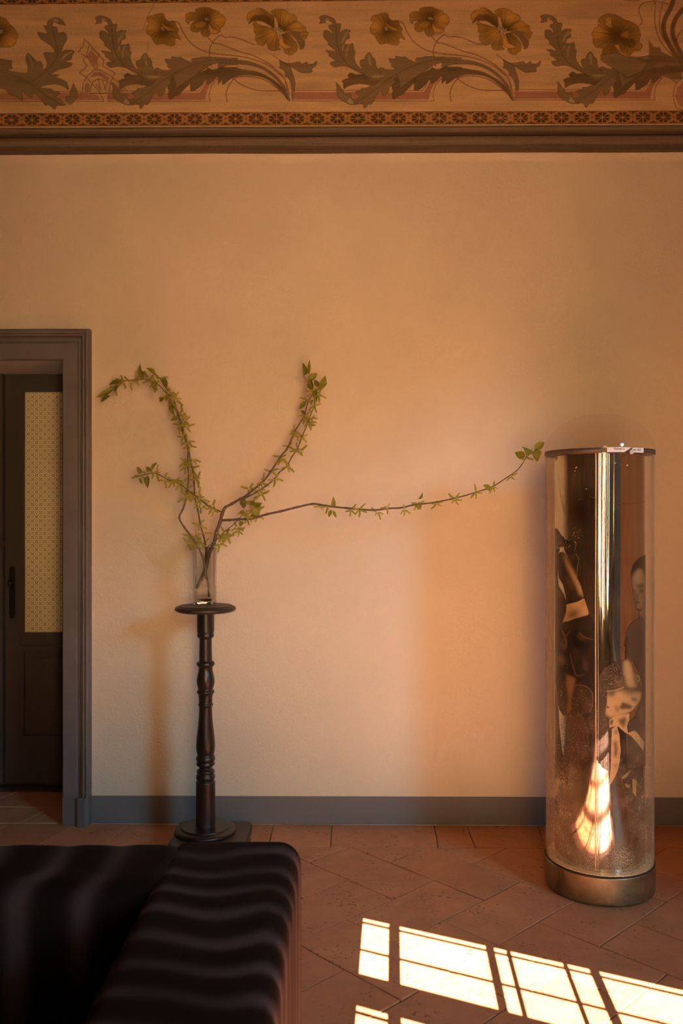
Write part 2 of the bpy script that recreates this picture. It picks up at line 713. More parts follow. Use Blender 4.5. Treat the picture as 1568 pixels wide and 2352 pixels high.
def wall_back():
    V, Fc = [], []

    def quad(*c):
        i = len(V)
        V.extend(c)
        Fc.append((i, i + 1, i + 2, i + 3))
    zt = ZB - 0.045
    # plain field in coarse cells so that the normals stay true
    quad((XL, 0, -0.01), (DX0, 0, -0.01), (DX0, 0, zt), (XL, 0, zt))
    quad((DX0, 0, DZ), (DX1, 0, DZ), (DX1, 0, zt), (DX0, 0, zt))
    quad((DX1, 0, -0.01), (XR, 0, -0.01), (XR, 0, zt), (DX1, 0, zt))
    # swelling plaster lip under the moulding
    prev = (0.0, zt)
    for k in range(1, 7):
        t = k / 6
        y, z = -lip * (t ** 1.8), zt + (ZB - zt) * t
        quad((XL, prev[0], prev[1]), (XR, prev[0], prev[1]), (XR, y, z), (XL, y, z))
        prev = (y, z)
    quad((XL, -lip, ZB), (XR, -lip, ZB), (XR, 0, ZB + 0.001), (XL, 0, ZB + 0.001))
    quad((XL, 0, ZB), (XR, 0, ZB), (XR, 0, ZC), (XL, 0, ZC))
    # reveals
    quad((DX0, 0, -0.01), (DX0, YD + 0.05, -0.01), (DX0, YD + 0.05, DZ), (DX0, 0, DZ))
    quad((DX1, 0, DZ), (DX1, YD + 0.05, DZ), (DX1, YD + 0.05, -0.01), (DX1, 0, -0.01))
    quad((DX0, 0, DZ), (DX0, YD + 0.05, DZ), (DX1, YD + 0.05, DZ), (DX1, 0, DZ))
    o = mesh_obj('wall_back', V, Fc, M['wall'])
    return tag(o, kind='structure')


wall_back()


def quad_wall(name, c, mat):
    return tag(mesh_obj(name, c, [(0, 1, 2, 3)], mat), kind='structure')


def wall_at(x):
    """y of the window wall at x"""
    p = win_pt(0, 0)
    return p.y + (x - p.x) * WV[1] / WV[0]


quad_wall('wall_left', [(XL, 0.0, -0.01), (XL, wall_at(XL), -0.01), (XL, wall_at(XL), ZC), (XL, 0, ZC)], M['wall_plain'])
# right wall; its opening is added, sized to trim the cool lamp's beam
WY0, WY1, WZ0, WZ1 = -2.0, -4.7, 0.45, 2.35
yw = wall_at(XR)
V, Fc = [], []
for c in ([(XR, 0, -0.01), (XR, WY0, -0.01), (XR, WY0, ZC), (XR, 0, ZC)],
          [(XR, WY1, -0.01), (XR, yw, -0.01), (XR, yw, ZC), (XR, WY1, ZC)],
          [(XR, WY0, WZ1), (XR, WY1, WZ1), (XR, WY1, ZC), (XR, WY0, ZC)],
          [(XR, WY0, -0.01), (XR, WY1, -0.01), (XR, WY1, WZ0), (XR, WY0, WZ0)],
          [(XR, WY0, WZ0), (XR + 0.12, WY0, WZ0), (XR + 0.12, WY0, WZ1), (XR, WY0, WZ1)],
          [(XR, WY1, WZ0), (XR + 0.12, WY1, WZ0), (XR + 0.12, WY1, WZ1), (XR, WY1, WZ1)],
          [(XR, WY0, WZ1), (XR + 0.12, WY0, WZ1), (XR + 0.12, WY1, WZ1), (XR, WY1, WZ1)],
          [(XR, WY0, WZ0), (XR + 0.12, WY0, WZ0), (XR + 0.12, WY1, WZ0), (XR, WY1, WZ0)]):
    i = len(V)
    V.extend(c)
    Fc.append((i, i + 1, i + 2, i + 3))
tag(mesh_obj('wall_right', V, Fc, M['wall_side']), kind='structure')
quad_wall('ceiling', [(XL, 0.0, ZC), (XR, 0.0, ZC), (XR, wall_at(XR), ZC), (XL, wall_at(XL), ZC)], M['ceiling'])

# window wall, with the tall multi-pane window that throws the sun patch
SC = [(0.0, 0.098), (0.134, 0.430), (0.455, 0.497), (0.509, 0.673), (0.685, 0.752), (0.780, 1.07), (1.10, 1.19)]
TR = [(0.0, -0.024), (-0.033, -0.207), (-0.216, -0.357)]
t = -0.52
while t > -1.9:
    TR.append((t, t - 0.030))
    TR.append((t - 0.040, t - 0.215))
    TR.append((t - 0.224, t - 0.40))
    t -= 0.55
HT = lambda t_: (LWIN + t_) * TE
S0, S1 = -0.05, 1.25
H1, H0 = HT(0.0) + 0.0, HT(TR[-1][1])


def wpanel(bm, s0, s1, h0, h1, d0=-0.02, d1=0.02):
    c = [win_pt(s, h, d) for s in (s0, s1) for h in (h0, h1) for d in (d0, d1)]
    vs = [bm.verts.new(q) for q in c]
    for f in [(0, 1, 3, 2), (4, 6, 7, 5), (0, 4, 5, 1), (2, 3, 7, 6), (0, 2, 6, 4), (1, 5, 7, 3)]:
        bm.faces.new([vs[i] for i in f])


SXL = (XL - win_pt(0, 0).x) / WV[0]
SXR = (XR - win_pt(0, 0).x) / WV[0]
bm = bmesh.new()
wpanel(bm, SXL, S0, -0.01, ZC)
wpanel(bm, S1, SXR, -0.01, ZC)
wpanel(bm, S0, S1, H1 + 0.002, ZC, -0.003, 0.003)
wpanel(bm, S0, S1, -0.01, H0)
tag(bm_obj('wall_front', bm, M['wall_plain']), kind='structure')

win = tag(empty('window_1', win_pt(0.6, H0)), kind='structure')


def wbar(name, s0, s1, h0, h1, depth=0.012):
    b = bmesh.new()
    wpanel(b, s0, s1, h0, h1, -depth, depth)
    o = bm_obj(name, b, M['frame_wood'])
    o.parent = win
    o.matrix_parent_inverse = Matrix.Translation(-Vector(win.location))
    return o


edges = [S0] + [e for c in SC for e in c] + [S1]
for i in range(0, len(edges), 2):
    wbar('stile' if edges[i + 1] - edges[i] > 0.02 else 'glazing_bar', edges[i], edges[i + 1], H0, H1, 0.006)
tes = [e for c in TR for e in c][1:-1]
for i in range(0, len(tes), 2):
    a_, b_ = HT(tes[i + 1]), HT(tes[i])
    wbar('rail' if b_ - a_ > 0.02 else 'glazing_bar', S0, S1, a_, b_, 0.004)

# ------------------------------------------------------------------ skirting
bz0, bz1 = 0.0, P(784, 1829, 0).z
V = [(DX1 + 0.105, -0.004, bz0), (XR, -0.004, bz0), (XR, -0.004, bz1), (DX1 + 0.105, -0.004, bz1),
     (DX1 + 0.105, 0.001, bz1), (XR, 0.001, bz1)]
tag(mesh_obj('baseboard_back', V, [(0, 1, 2, 3), (3, 2, 5, 4)], M['skirting']), kind='structure')

# ------------------------------------------------------------------ floor
FY0 = -5.7
floor = tag(mesh_obj('floor', [(XL - 0.1, FY0, -0.006), (XR + 0.1, FY0, -0.006), (XR + 0.1, YD + 0.12, -0.006), (XL - 0.1, YD + 0.12, -0.006)],
                     [(0, 1, 2, 3)], M['grout']), kind='structure')


def clip(poly, a, b, c):
    """keep a*x+b*y<=c"""
    out = []
    for i in range(len(poly)):
        p, q = poly[i], poly[(i + 1) % len(poly)]
        dp, dq = a * p[0] + b * p[1] - c, a * q[0] + b * q[1] - c
        if dp <= 0:
            out.append(p)
        if (dp < 0 < dq) or (dq < 0 < dp):
            k = dp / (dp - dq)
            out.append((p[0] + (q[0] - p[0]) * k, p[1] + (q[1] - p[1]) * k))
    return out


def offset_in(poly, d):
    n = len(poly)
    out = []
    for i in range(n):
        p0, p1, p2 = (np.array(poly[(i + k) % n]) for k in (-1, 0, 1))
        e1, e2 = p1 - p0, p2 - p1
        l1, l2 = np.hypot(*e1), np.hypot(*e2)
        if l1 < 1e-6 or l2 < 1e-6:
            return None
        n1, n2 = np.array([-e1[1], e1[0]]) / l1, np.array([-e2[1], e2[0]]) / l2
        k = 1 + n1.dot(n2)
        if k < 0.05:
            return None
        out.append(p1 + (n1 + n2) * d / k)
    return out


def parea(poly):
    return 0.5 * sum(poly[i][0] * poly[(i + 1) % len(poly)][1] - poly[(i + 1) % len(poly)][0] * poly[i][1] for i in range(len(poly)))


def add_tile(poly, gap=0.0019, mat=None, name='floor_tile', lift=0.0):
    if len(poly) < 3:
        return
    if parea(poly) < 0:
        poly = poly[::-1]
    if parea(poly) < 0.0022:
        return
    rim = offset_in(poly, gap)
    if rim is None:
        return
    # ragged, worn edges
    pts = []
    for i in range(len(rim)):
        a, b = rim[i], rim[(i + 1) % len(rim)]
        L = np.hypot(*(b - a))
        k = max(1, min(4, int(L / 0.06)))
        for j in range(k):
            p = a + (b - a) * j / k
            pts.append(p + rng.normal(0, 0.0011, 2))
    c = np.mean(pts, axis=0)
    n = len(pts)
    z = lift + rng.normal(0, 0.0006)
    tx, ty = rng.normal(0, 0.0018, 2)
    hz = lambda p: z + (p[0] - c[0]) * tx + (p[1] - c[1]) * ty
    V, Fc = [], []
    for p in pts:
        V.append((p[0] - c[0], p[1] - c[1], -0.012))
    for p in pts:
        V.append((p[0] - c[0], p[1] - c[1], hz(p) - 0.0016))
    for p in pts:
        q = c + (p - c) * (1 - 0.0030 / max(np.hypot(*(p - c)), 0.02))
        V.append((q[0] - c[0], q[1] - c[1], hz(q)))
    for i in range(n):
        j = (i + 1) % n
        Fc.append((i, j, n + j, n + i))
        Fc.append((n + i, n + j, 2 * n + j, 2 * n + i))
    Fc.append(tuple(range(2 * n, 3 * n)))
    o = mesh_obj(name, V, Fc, mat or M['tile'], floor, loc=(c[0], c[1], 0))
    return o


A0 = PF(707.7, 1979.9)
ang = math.radians(-45.8)
ea = np.array([math.cos(ang), math.sin(ang)])
eb = np.array([-math.sin(ang), math.cos(ang)])
UN = 0.2275
YB = -0.262
base = np.array([A0.x, A0.y])


def tp(a, b):
    p = base + UN * (a * ea + b * eb)
    return (p[0], p[1])


for b in range(-26, 27):
    for m in range(-9, 10):
        for kind in (0, 1):
            if kind == 0:
                a0, b0, w, h = b + 4 * m, b, 2, 1
            else:
                a0, b0, w, h = b + 3 + 4 * m, b, 1, 2
            pl = [tp(a0, b0), tp(a0 + w, b0), tp(a0 + w, b0 + h), tp(a0, b0 + h)]
            pl = clip(pl, 0, 1, YB - 0.002)
            if len(pl) < 3:
                continue
            xs = [p[0] for p in pl]
            ys = [p[1] for p in pl]
            if max(xs) < -2.4 or min(xs) > XR or min(ys) < -4.75 and max(ys) < -4.3:
                continue
            if min(xs) > 1.2 and max(ys) < -3.4 or max(xs) < -1.1 and max(ys) < -2.6:
                continue
            pl = clip(pl, 1, 0, XR - 0.002)
            pl = clip(pl, -1, 0, -(XL + 0.002))
            add_tile(pl)

# border row along the wall
cuts = [(-2.72, -2.70), (-2.30, -2.36), (-1.90, -1.86), (-1.47, -1.55), (-1.165, -1.26), (-0.93, -0.985), (-0.56, -0.58), (-0.30, -0.30),
        (PF(761, 1893).x, PF(758, 1944).x), (PF(997, 1895).x, PF(1006, 1946).x), (PF(1071, 1896).x, PF(1092, 1947).x),
        (PF(1236, 1896).x, PF(1252, 1948).x), (1.20, 1.23), (1.62, 1.60), (XR - 0.003, XR - 0.003)]
for (a, a2), (b, b2) in zip(cuts, cuts[1:]):
    add_tile([(a2, YB + 0.001), (b2, YB + 0.001), (b, -0.006), (a, -0.006)])
# worn slabs inside the door recess
for pl in [[(DX0, 0.0), (-1.80, 0.0), (-1.72, 0.21), (DX0, 0.19)], [(-1.80, 0.0), (-1.42, 0.0), (-1.36, 0.20), (-1.72, 0.21)],
           [(-1.42, 0.0), (DX1, 0.0), (DX1, 0.20), (-1.36, 0.20)], [(DX0, 0.19), (-1.72, 0.21), (-1.60, 0.43), (DX0, 0.44)],
           [(-1.72, 0.21), (-1.36, 0.20), (DX1, 0.20), (DX1, 0.43), (-1.60, 0.43)]]:
    add_tile(pl, 0.003)


# ------------------------------------------------------------------ painting by numbers
class Ras:
    def __init__(self, x0, x1, y0, y1, sc, bg, alpha=False):
        self.x0, self.y0, self.sc = x0, y0, sc
        self.W, self.H = int((x1 - x0) * sc), int((y1 - y0) * sc)
        self.a = np.zeros((self.H, self.W, 4), np.float32)
        self.a[..., :3] = bg
        self.a[..., 3] = 0.0 if alpha else 1.0

    def T(self, pts):
        p = np.asarray(pts, float)
        return (p - (self.x0, self.y0)) * self.sc

    def mask(self, pts):
        p = self.T(pts)
        y0, y1 = max(0, int(p[:, 1].min())), min(self.H, int(p[:, 1].max()) + 2)
        x0, x1 = max(0, int(p[:, 0].min())), min(self.W, int(p[:, 0].max()) + 2)
        if y1 <= y0 or x1 <= x0:
            return None
        m = np.zeros((y1 - y0, x1 - x0), np.float32)
        q = np.roll(p, -1, 0)
        for r in range(y0, y1):
            yc = r + 0.5
            hit = ((p[:, 1] <= yc) & (q[:, 1] > yc)) | ((q[:, 1] <= yc) & (p[:, 1] > yc))
            if not hit.any():
                continue
            xs = np.sort(p[hit, 0] + (yc - p[hit, 1]) / (q[hit, 1] - p[hit, 1]) * (q[hit, 0] - p[hit, 0]))
            for a, b in zip(xs[::2], xs[1::2]):
                i, j = int(max(0, math.ceil(a - 0.5) - x0)), int(min(x1 - x0, math.ceil(b - 0.5) - x0))
                if j > i:
                    m[r - y0, i:j] = 1
        return x0, y0, m

    def comp(self, x0, y0, m, color, alpha=1.0, op=None):
        h, w = m.shape
        v = self.a[y0:y0 + h, x0:x0 + w]
        m = (m * alpha)[..., None]
        c = np.asarray(color, np.float32)
        v[..., :3] = v[..., :3] * (1 - m) + c * m
        if op is not None:
            v[..., 3:] = v[..., 3:] * (1 - m) + op * m

    def poly(self, pts, color, alpha=1.0, blur=0.0, op=None, outline=None, ow=1.2):
        r = self.mask(pts)
        if r is None:
            return
        x0, y0, m = r
        if blur:
            x0, y0, m = self.blur(x0, y0, m, blur * self.sc)
        self.comp(x0, y0, m, color, alpha, op)
        if outline is not None:
            self.line(list(pts) + [pts[0]], ow, outline, 0.9)

    def blur(self, x0, y0, m, r):
        r = max(1, int(r))
        pad = 2 * r
        ax0, ay0 = max(0, x0 - pad), max(0, y0 - pad)
        ax1, ay1 = min(self.W, x0 + m.shape[1] + pad), min(self.H, y0 + m.shape[0] + pad)
        b = np.zeros((ay1 - ay0, ax1 - ax0), np.float32)
        b[y0 - ay0:y0 - ay0 + m.shape[0], x0 - ax0:x0 - ax0 + m.shape[1]] = m
        for _ in range(2):
            for ax in (0, 1):
                k = np.concatenate([np.repeat(np.take(b, [0], ax), r, ax), b, np.repeat(np.take(b, [-1], ax), r + 1, ax)], ax)
                cs = np.cumsum(k, ax)
                n = b.shape[ax]
                lo = np.take(cs, np.arange(0, n), ax)
                hi = np.take(cs, np.arange(2 * r, n + 2 * r), ax)
                b = (hi - lo) / (2 * r)
        return ax0, ay0, b

    def line(self, pts, w, color, alpha=1.0, op=None, soft=0.6):
        p = self.T(pts)
        hw = w * self.sc / 2
        pad = hw + 2
        x0, x1 = max(0, int(p[:, 0].min() - pad)), min(self.W, int(p[:, 0].max() + pad) + 1)
        y0, y1 = max(0, int(p[:, 1].min() - pad)), min(self.H, int(p[:, 1].max() + pad) + 1)
        if x1 <= x0 or y1 <= y0:
            return
        m = np.zeros((y1 - y0, x1 - x0), np.float32)
        for a, b in zip(p, p[1:]):
            i0, i1 = max(0, int(min(a[0], b[0]) - pad) - x0), min(x1 - x0, int(max(a[0], b[0]) + pad) + 1 - x0)
            j0, j1 = max(0, int(min(a[1], b[1]) - pad) - y0), min(y1 - y0, int(max(a[1], b[1]) + pad) + 1 - y0)
            if i1 <= i0 or j1 <= j0:
                continue
            X, Y = np.meshgrid(np.arange(i0, i1) + x0 + 0.5, np.arange(j0, j1) + y0 + 0.5)
            d = b - a
            L = d.dot(d) + 1e-9
            k = np.clip(((X - a[0]) * d[0] + (Y - a[1]) * d[1]) / L, 0, 1)
            dist = np.hypot(X - a[0] - k * d[0], Y - a[1] - k * d[1])
            mm = np.clip((hw - dist) / soft + 0.5, 0, 1)
            m[j0:j1, i0:i1] = np.maximum(m[j0:j1, i0:i1], mm)
        self.comp(x0, y0, m, color, alpha, op)

    def petal(self, pts, ctr, base, dark, light, outline, seed=0, lightdir=None):
        r = self.mask(pts)
        if r is None:
            return
        x0, y0, m = r
        h, w = m.shape
        c = self.T([ctr])[0]
        X, Y = np.meshgrid(np.arange(w) + x0 - c[0], np.arange(h) + y0 - c[1])
        rr = np.hypot(X, Y)
        rn = rr / (rr[m > 0].max() + 1e-6) if (m > 0).any() else rr
        an = np.arctan2(Y, X)
        rs = np.random.default_rng(seed)
        ph = rs.uniform(0, 6.28, 4)
        st = np.sin(an * 37 + ph[0] + 1.5 * rn) * 0.5 + np.sin(an * 71 + ph[1]) * 0.35 + np.sin(an * 19 + ph[2] + 3 * rn) * 0.4
        k = np.clip(rn * 1.25 - 0.15 + 0.20 * st, 0, 1)[..., None]
        col = np.asarray(dark) * (1 - k) + np.asarray(base) * k
        if lightdir is not None:
            lc = self.T([lightdir])[0]
            dl = np.hypot(np.arange(w)[None] + x0 - lc[0], np.arange(h)[:, None] + y0 - lc[1]) / (self.sc * 22)
            kl = (np.clip(1.15 - dl + 0.25 * st, 0, 1) * 0.85)[..., None]
            col = col * (1 - kl) + np.asarray(light) * kl
        v = self.a[y0:y0 + h, x0:x0 + w]
        v[..., :3] = v[..., :3] * (1 - m[..., None]) + col * m[..., None]
        self.line(list(pts) + [pts[0]], 1.1, outline, 0.85)

    def sample(self, px, py):
        x = np.clip((px - self.x0) * self.sc - 0.5, 0, self.W - 1.001)
        y = np.clip((py - self.y0) * self.sc - 0.5, 0, self.H - 1.001)
        i, j = x.astype(int), y.astype(int)
        fx, fy = (x - i)[..., None], (y - j)[..., None]
        a = self.a
        return (a[j, i] * (1 - fx) + a[j, i + 1] * fx) * (1 - fy) + (a[j + 1, i] * (1 - fx) + a[j + 1, i + 1] * fx) * fy


def grid_mesh(name, P3, cols, mat, attr='paint', parent=None, smooth=False):
    """P3: (n,m,3) grid; cols: (n,m,4)"""
    n, m = P3.shape[:2]
    me = bpy.data.meshes.new(name)
    nf = (n - 1) * (m - 1)
    me.vertices.add(n * m)
    me.vertices.foreach_set('co', np.ascontiguousarray(P3, np.float32).ravel())
    idx = np.arange(n * m).reshape(n, m)
    q = np.stack([idx[:-1, :-1], idx[:-1, 1:], idx[1:, 1:], idx[1:, :-1]], -1).reshape(-1)
    me.loops.add(nf * 4)
    me.loops.foreach_set('vertex_index', q.astype(np.int32))
    me.polygons.add(nf)
    me.polygons.foreach_set('loop_start', np.arange(0, nf * 4, 4, dtype=np.int32))
    me.polygons.foreach_set('loop_total', np.full(nf, 4, np.int32))
    if smooth:
        me.polygons.foreach_set('use_smooth', np.ones(nf, bool))
    me.update(calc_edges=True)
    if cols is not None:
        at = me.color_attributes.new(attr, 'FLOAT_COLOR', 'POINT')
        at.data.foreach_set('color', np.ascontiguousarray(cols, np.float32).ravel())
    if mat:
        me.materials.append(mat)
    return link(bpy.data.objects.new(name, me), parent)


BG = (0.88, 0.58, 0.285)
LEAF = (0.355, 0.250, 0.125)
LEAFD = (0.250, 0.163, 0.078)
LEAFL = (0.62, 0.50, 0.26)
OUT = (0.16, 0.095, 0.045)
LIN = (0.34, 0.150, 0.070)
RED = (0.55, 0.245, 0.150)
REDL = (0.85, 0.52, 0.26)
GOLD = (0.58, 0.335, 0.080)
GOLDD = (0.175, 0.090, 0.026)
GOLDL = (0.90, 0.50, 0.11)

fr = Ras(-40, 1610, -26, 296, 2.0, BG)


def tr(z, sc, ox, oy=0.0, dx=0.0):
    return [(ox + x / sc + dx, oy + y / sc) for x, y in z]


Z5 = (4.612, 720)
Z4 = (6.031, 500)
leafA = [(60, 250), (75, 215), (58, 185), (105, 162), (160, 172), (215, 200), (243, 250), (285, 252), (280, 310), (275, 345), (320, 318), (383, 322), (375, 360), (380, 400), (340, 420), (328, 460), (300, 500), (312, 560), (318, 500), (335, 470), (380, 470), (415, 460), (425, 525), (440, 550), (430, 600), (440, 650), (470, 700), (520, 740), (500, 700), (490, 660), (495, 640), (540, 625), (545, 600), (590, 555), (625, 605), (655, 640), (660, 690), (690, 745), (710, 790), (690, 860), (600, 850), (520, 780), (440, 745), (380, 715), (300, 700), (220, 710), (175, 670), (215, 650), (262, 655), (230, 640), (190, 610), (160, 590), (165, 570), (125, 535), (190, 540), (238, 547), (200, 510), (150, 465), (165, 460), (120, 410), (105, 390), (110, 330), (150, 325), (185, 345), (202, 372), (195, 330), (160, 290), (170, 265), (200, 260), (190, 235), (160, 215), (125, 215), (130, 238)]
leafB = [(690, 850), (640, 905), (560, 895), (480, 888), (400, 900), (350, 920), (320, 940), (315, 880), (300, 860), (340, 835), (375, 830), (360, 800), (400, 770), (440, 790), (500, 790), (560, 800), (640, 830)]
leafC = [(1568, 612), (1400, 606), (1190, 598), (1180, 605), (1090, 615), (1080, 640), (1105, 665), (1030, 640), (960, 600), (930, 605), (870, 595), (865, 625), (800, 620), (810, 660), (830, 675), (820, 695), (850, 720), (882, 728), (820, 740), (760, 735), (735, 720), (700, 715), (690, 745), (695, 775), (610, 800), (620, 825), (690, 850), (640, 885), (560, 930), (505, 935), (500, 960), (440, 975), (475, 1005), (480, 1035), (430, 1052), (395, 1042), (420, 1078), (460, 1100), (520, 1105), (530, 1140), (550, 1145), (580, 1100), (610, 1105), (650, 1045), (665, 1010), (710, 965), (730, 1010), (750, 1015), (790, 975), (805, 925), (835, 905), (845, 935), (900, 930), (960, 900), (1030, 860), (1120, 790), (1225, 722), (1290, 680), (1400, 660), (1568, 682)]
leafD = [(885, 795), (900, 850), (915, 900), (905, 935), (960, 905), (1010, 865), (1080, 830), (1065, 870), (1030, 910), (970, 970), (940, 1000), (900, 1015), (850, 1050), (830, 1010), (840, 960), (825, 930), (835, 900), (860, 870), (855, 830)]
leafE = [(1568, 770), (1480, 775), (1400, 790), (1330, 820), (1300, 850), (1245, 885), (1230, 840), (1190, 890), (1140, 935), (1070, 962), (1065, 890), (1050, 830), (1120, 790), (1180, 760), (1235, 735), (1255, 715), (1300, 735), (1370, 720), (1380, 700), (1400, 706), (1568, 712)]
curl = [(235, 868), (270, 905), (300, 945), (318, 960), (315, 985), (350, 1000), (385, 990), (398, 1020), (395, 1045), (420, 1080), (470, 1104), (390, 1108), (340, 1085), (300, 1065), (262, 1030), (242, 990), (245, 930)]
curlL = [(385, 1030), (395, 1048), (420, 1080), (425, 1100), (390, 1100), (355, 1080)]
tipL = [(120, 205), (150, 192), (180, 208), (150, 212), (128, 216)]
hiL = [(610, 800), (680, 798), (760, 805), (700, 826), (625, 826)]
veinA = [(235, 260), (240, 380), (265, 530), (340, 660), (450, 745), (600, 830), (690, 855)]
veinC = [(440, 1090), (600, 990), (720, 890), (850, 800), (1000, 720), (1180, 655), (1350, 630), (1568, 640)]
veinE = [(1040, 835), (1160, 800), (1350, 760), (1568, 740)]
stemC = [(0, 812), (200, 816), (450, 850), (650, 930), (800, 1040), (900, 1150), (960, 1260), (1000, 1385), (975, 1380), (930, 1270), (870, 1165), (780, 1070), (650, 970), (500, 910), (350, 888), (200, 890), (100, 905), (0, 952)]
stemE = [(0, 965), (60, 945), (110, 960), (190, 966), (210, 935), (400, 965), (550, 990), (700, 1060), (800, 1120), (900, 1220), (960, 1330), (990, 1388), (960, 1370), (900, 1285), (800, 1180), (680, 1090), (560, 1045), (420, 1030), (300, 1040), (220, 1070), (170, 1090), (70, 1165), (60, 1110), (0, 1160)]
spiky1 = [(760, 755), (850, 820), (940, 868), (1030, 870), (1100, 855), (1130, 850), (1160, 880), (1200, 870), (1230, 850), (1250, 880), (1320, 880), (1370, 840), (1360, 900), (1300, 950), (1310, 985), (1270, 1000), (1210, 1000), (1160, 1002), (1080, 960), (1000, 910), (930, 880)]
spiky2 = [(850, 830), (925, 875), (1000, 915), (1030, 1000), (1040, 1035), (1060, 1080), (1070, 1150), (1060, 1280), (1030, 1392), (1020, 1200), (1000, 1120), (970, 1070), (930, 1040), (938, 1000), (890, 950), (855, 940), (865, 890)]
BF = [
    ([(430, 325), (405, 240), (410, 190), (470, 145), (535, 130), (545, 105), (620, 115), (680, 155), (730, 190), (775, 230), (780, 380), (700, 350), (600, 295), (490, 285)], (470, 170)),
    ([(735, 155), (780, 125), (860, 115), (950, 140), (990, 180), (1070, 210), (1095, 275), (1000, 310), (900, 390), (850, 400), (830, 300), (790, 230)], (960, 230)),
    ([(900, 390), (960, 340), (1090, 290), (1150, 320), (1215, 370), (1220, 420), (1255, 450), (1230, 510), (1210, 540), (1160, 500), (1150, 450), (1060, 430), (900, 430)], (1090, 345)),
    ([(510, 290), (560, 330), (700, 370), (790, 410), (820, 470), (835, 530), (850, 600), (840, 650), (870, 680), (830, 690), (760, 695), (700, 670), (685, 620), (665, 580), (650, 620), (600, 625), (550, 590), (520, 540), (525, 460), (505, 440), (500, 370), (480, 330)], (760, 470)),
    ([(880, 470), (960, 460), (1040, 530), (1090, 590), (1105, 650), (1085, 710), (1040, 730), (1030, 755), (960, 745), (915, 700), (930, 670), (1010, 665), (1020, 640), (930, 600)], None),
]
BFdark = [[(430, 325), (470, 230), (520, 200), (640, 200), (720, 240), (760, 380), (690, 340), (600, 290), (490, 285)],
          [(1040, 430), (1150, 450), (1155, 510), (1210, 560), (1215, 610), (1195, 670), (1140, 690), (1130, 630), (1080, 540), (1010, 480), (920, 450)]]
BFcurl = [(860, 470), (880, 520), (930, 600), (1020, 640), (1000, 665), (930, 670), (870, 640), (840, 590)]
F1 = [(605, 210), (625, 170), (680, 155), (720, 140), (780, 140), (800, 190), (840, 220), (900, 230), (915, 270), (940, 310), (930, 350), (960, 400), (960, 420), (920, 400), (905, 410), (900, 470), (850, 480), (780, 460), (740, 465), (700, 465), (650, 390), (640, 370), (605, 350), (600, 290), (630, 245)]
F2 = [(1015, 150), (1060, 125), (1120, 120), (1120, 95), (1180, 75), (1260, 75), (1300, 95), (1370, 120), (1370, 150), (1400, 145), (1440, 200), (1420, 260), (1385, 290), (1380, 330), (1330, 355), (1280, 350), (1270, 370), (1215, 385), (1180, 350), (1170, 320), (1130, 340), (1075, 320), (1070, 260), (1110, 220), (1060, 220), (1045, 255), (1020, 220)]
red1 = [(-200, 974), (1160, 974), (1195, 925), (1235, 855), (1340, 806), (1350, 830), (1280, 885), (1245, 950), (1222, 1056), (-200, 1056)]
S = S


def sm(pts, k=5):
    return [tuple(p) for p in catmull(pts, k)]


def streaks(r, pts, col, n, seed, spread=14, w=0.7, alpha=0.35):
    """hatching along a vein"""
    rs = np.random.default_rng(seed)
    p = np.array(sm(pts, 6))
    for _ in range(n):
        i = rs.integers(1, len(p) - 4)
        L = rs.integers(3, 9)
        seg = p[i:i + L] + rs.normal(0, spread / 3, 2)
        if len(seg) > 1:
            r.line(seg, w, col, alpha)


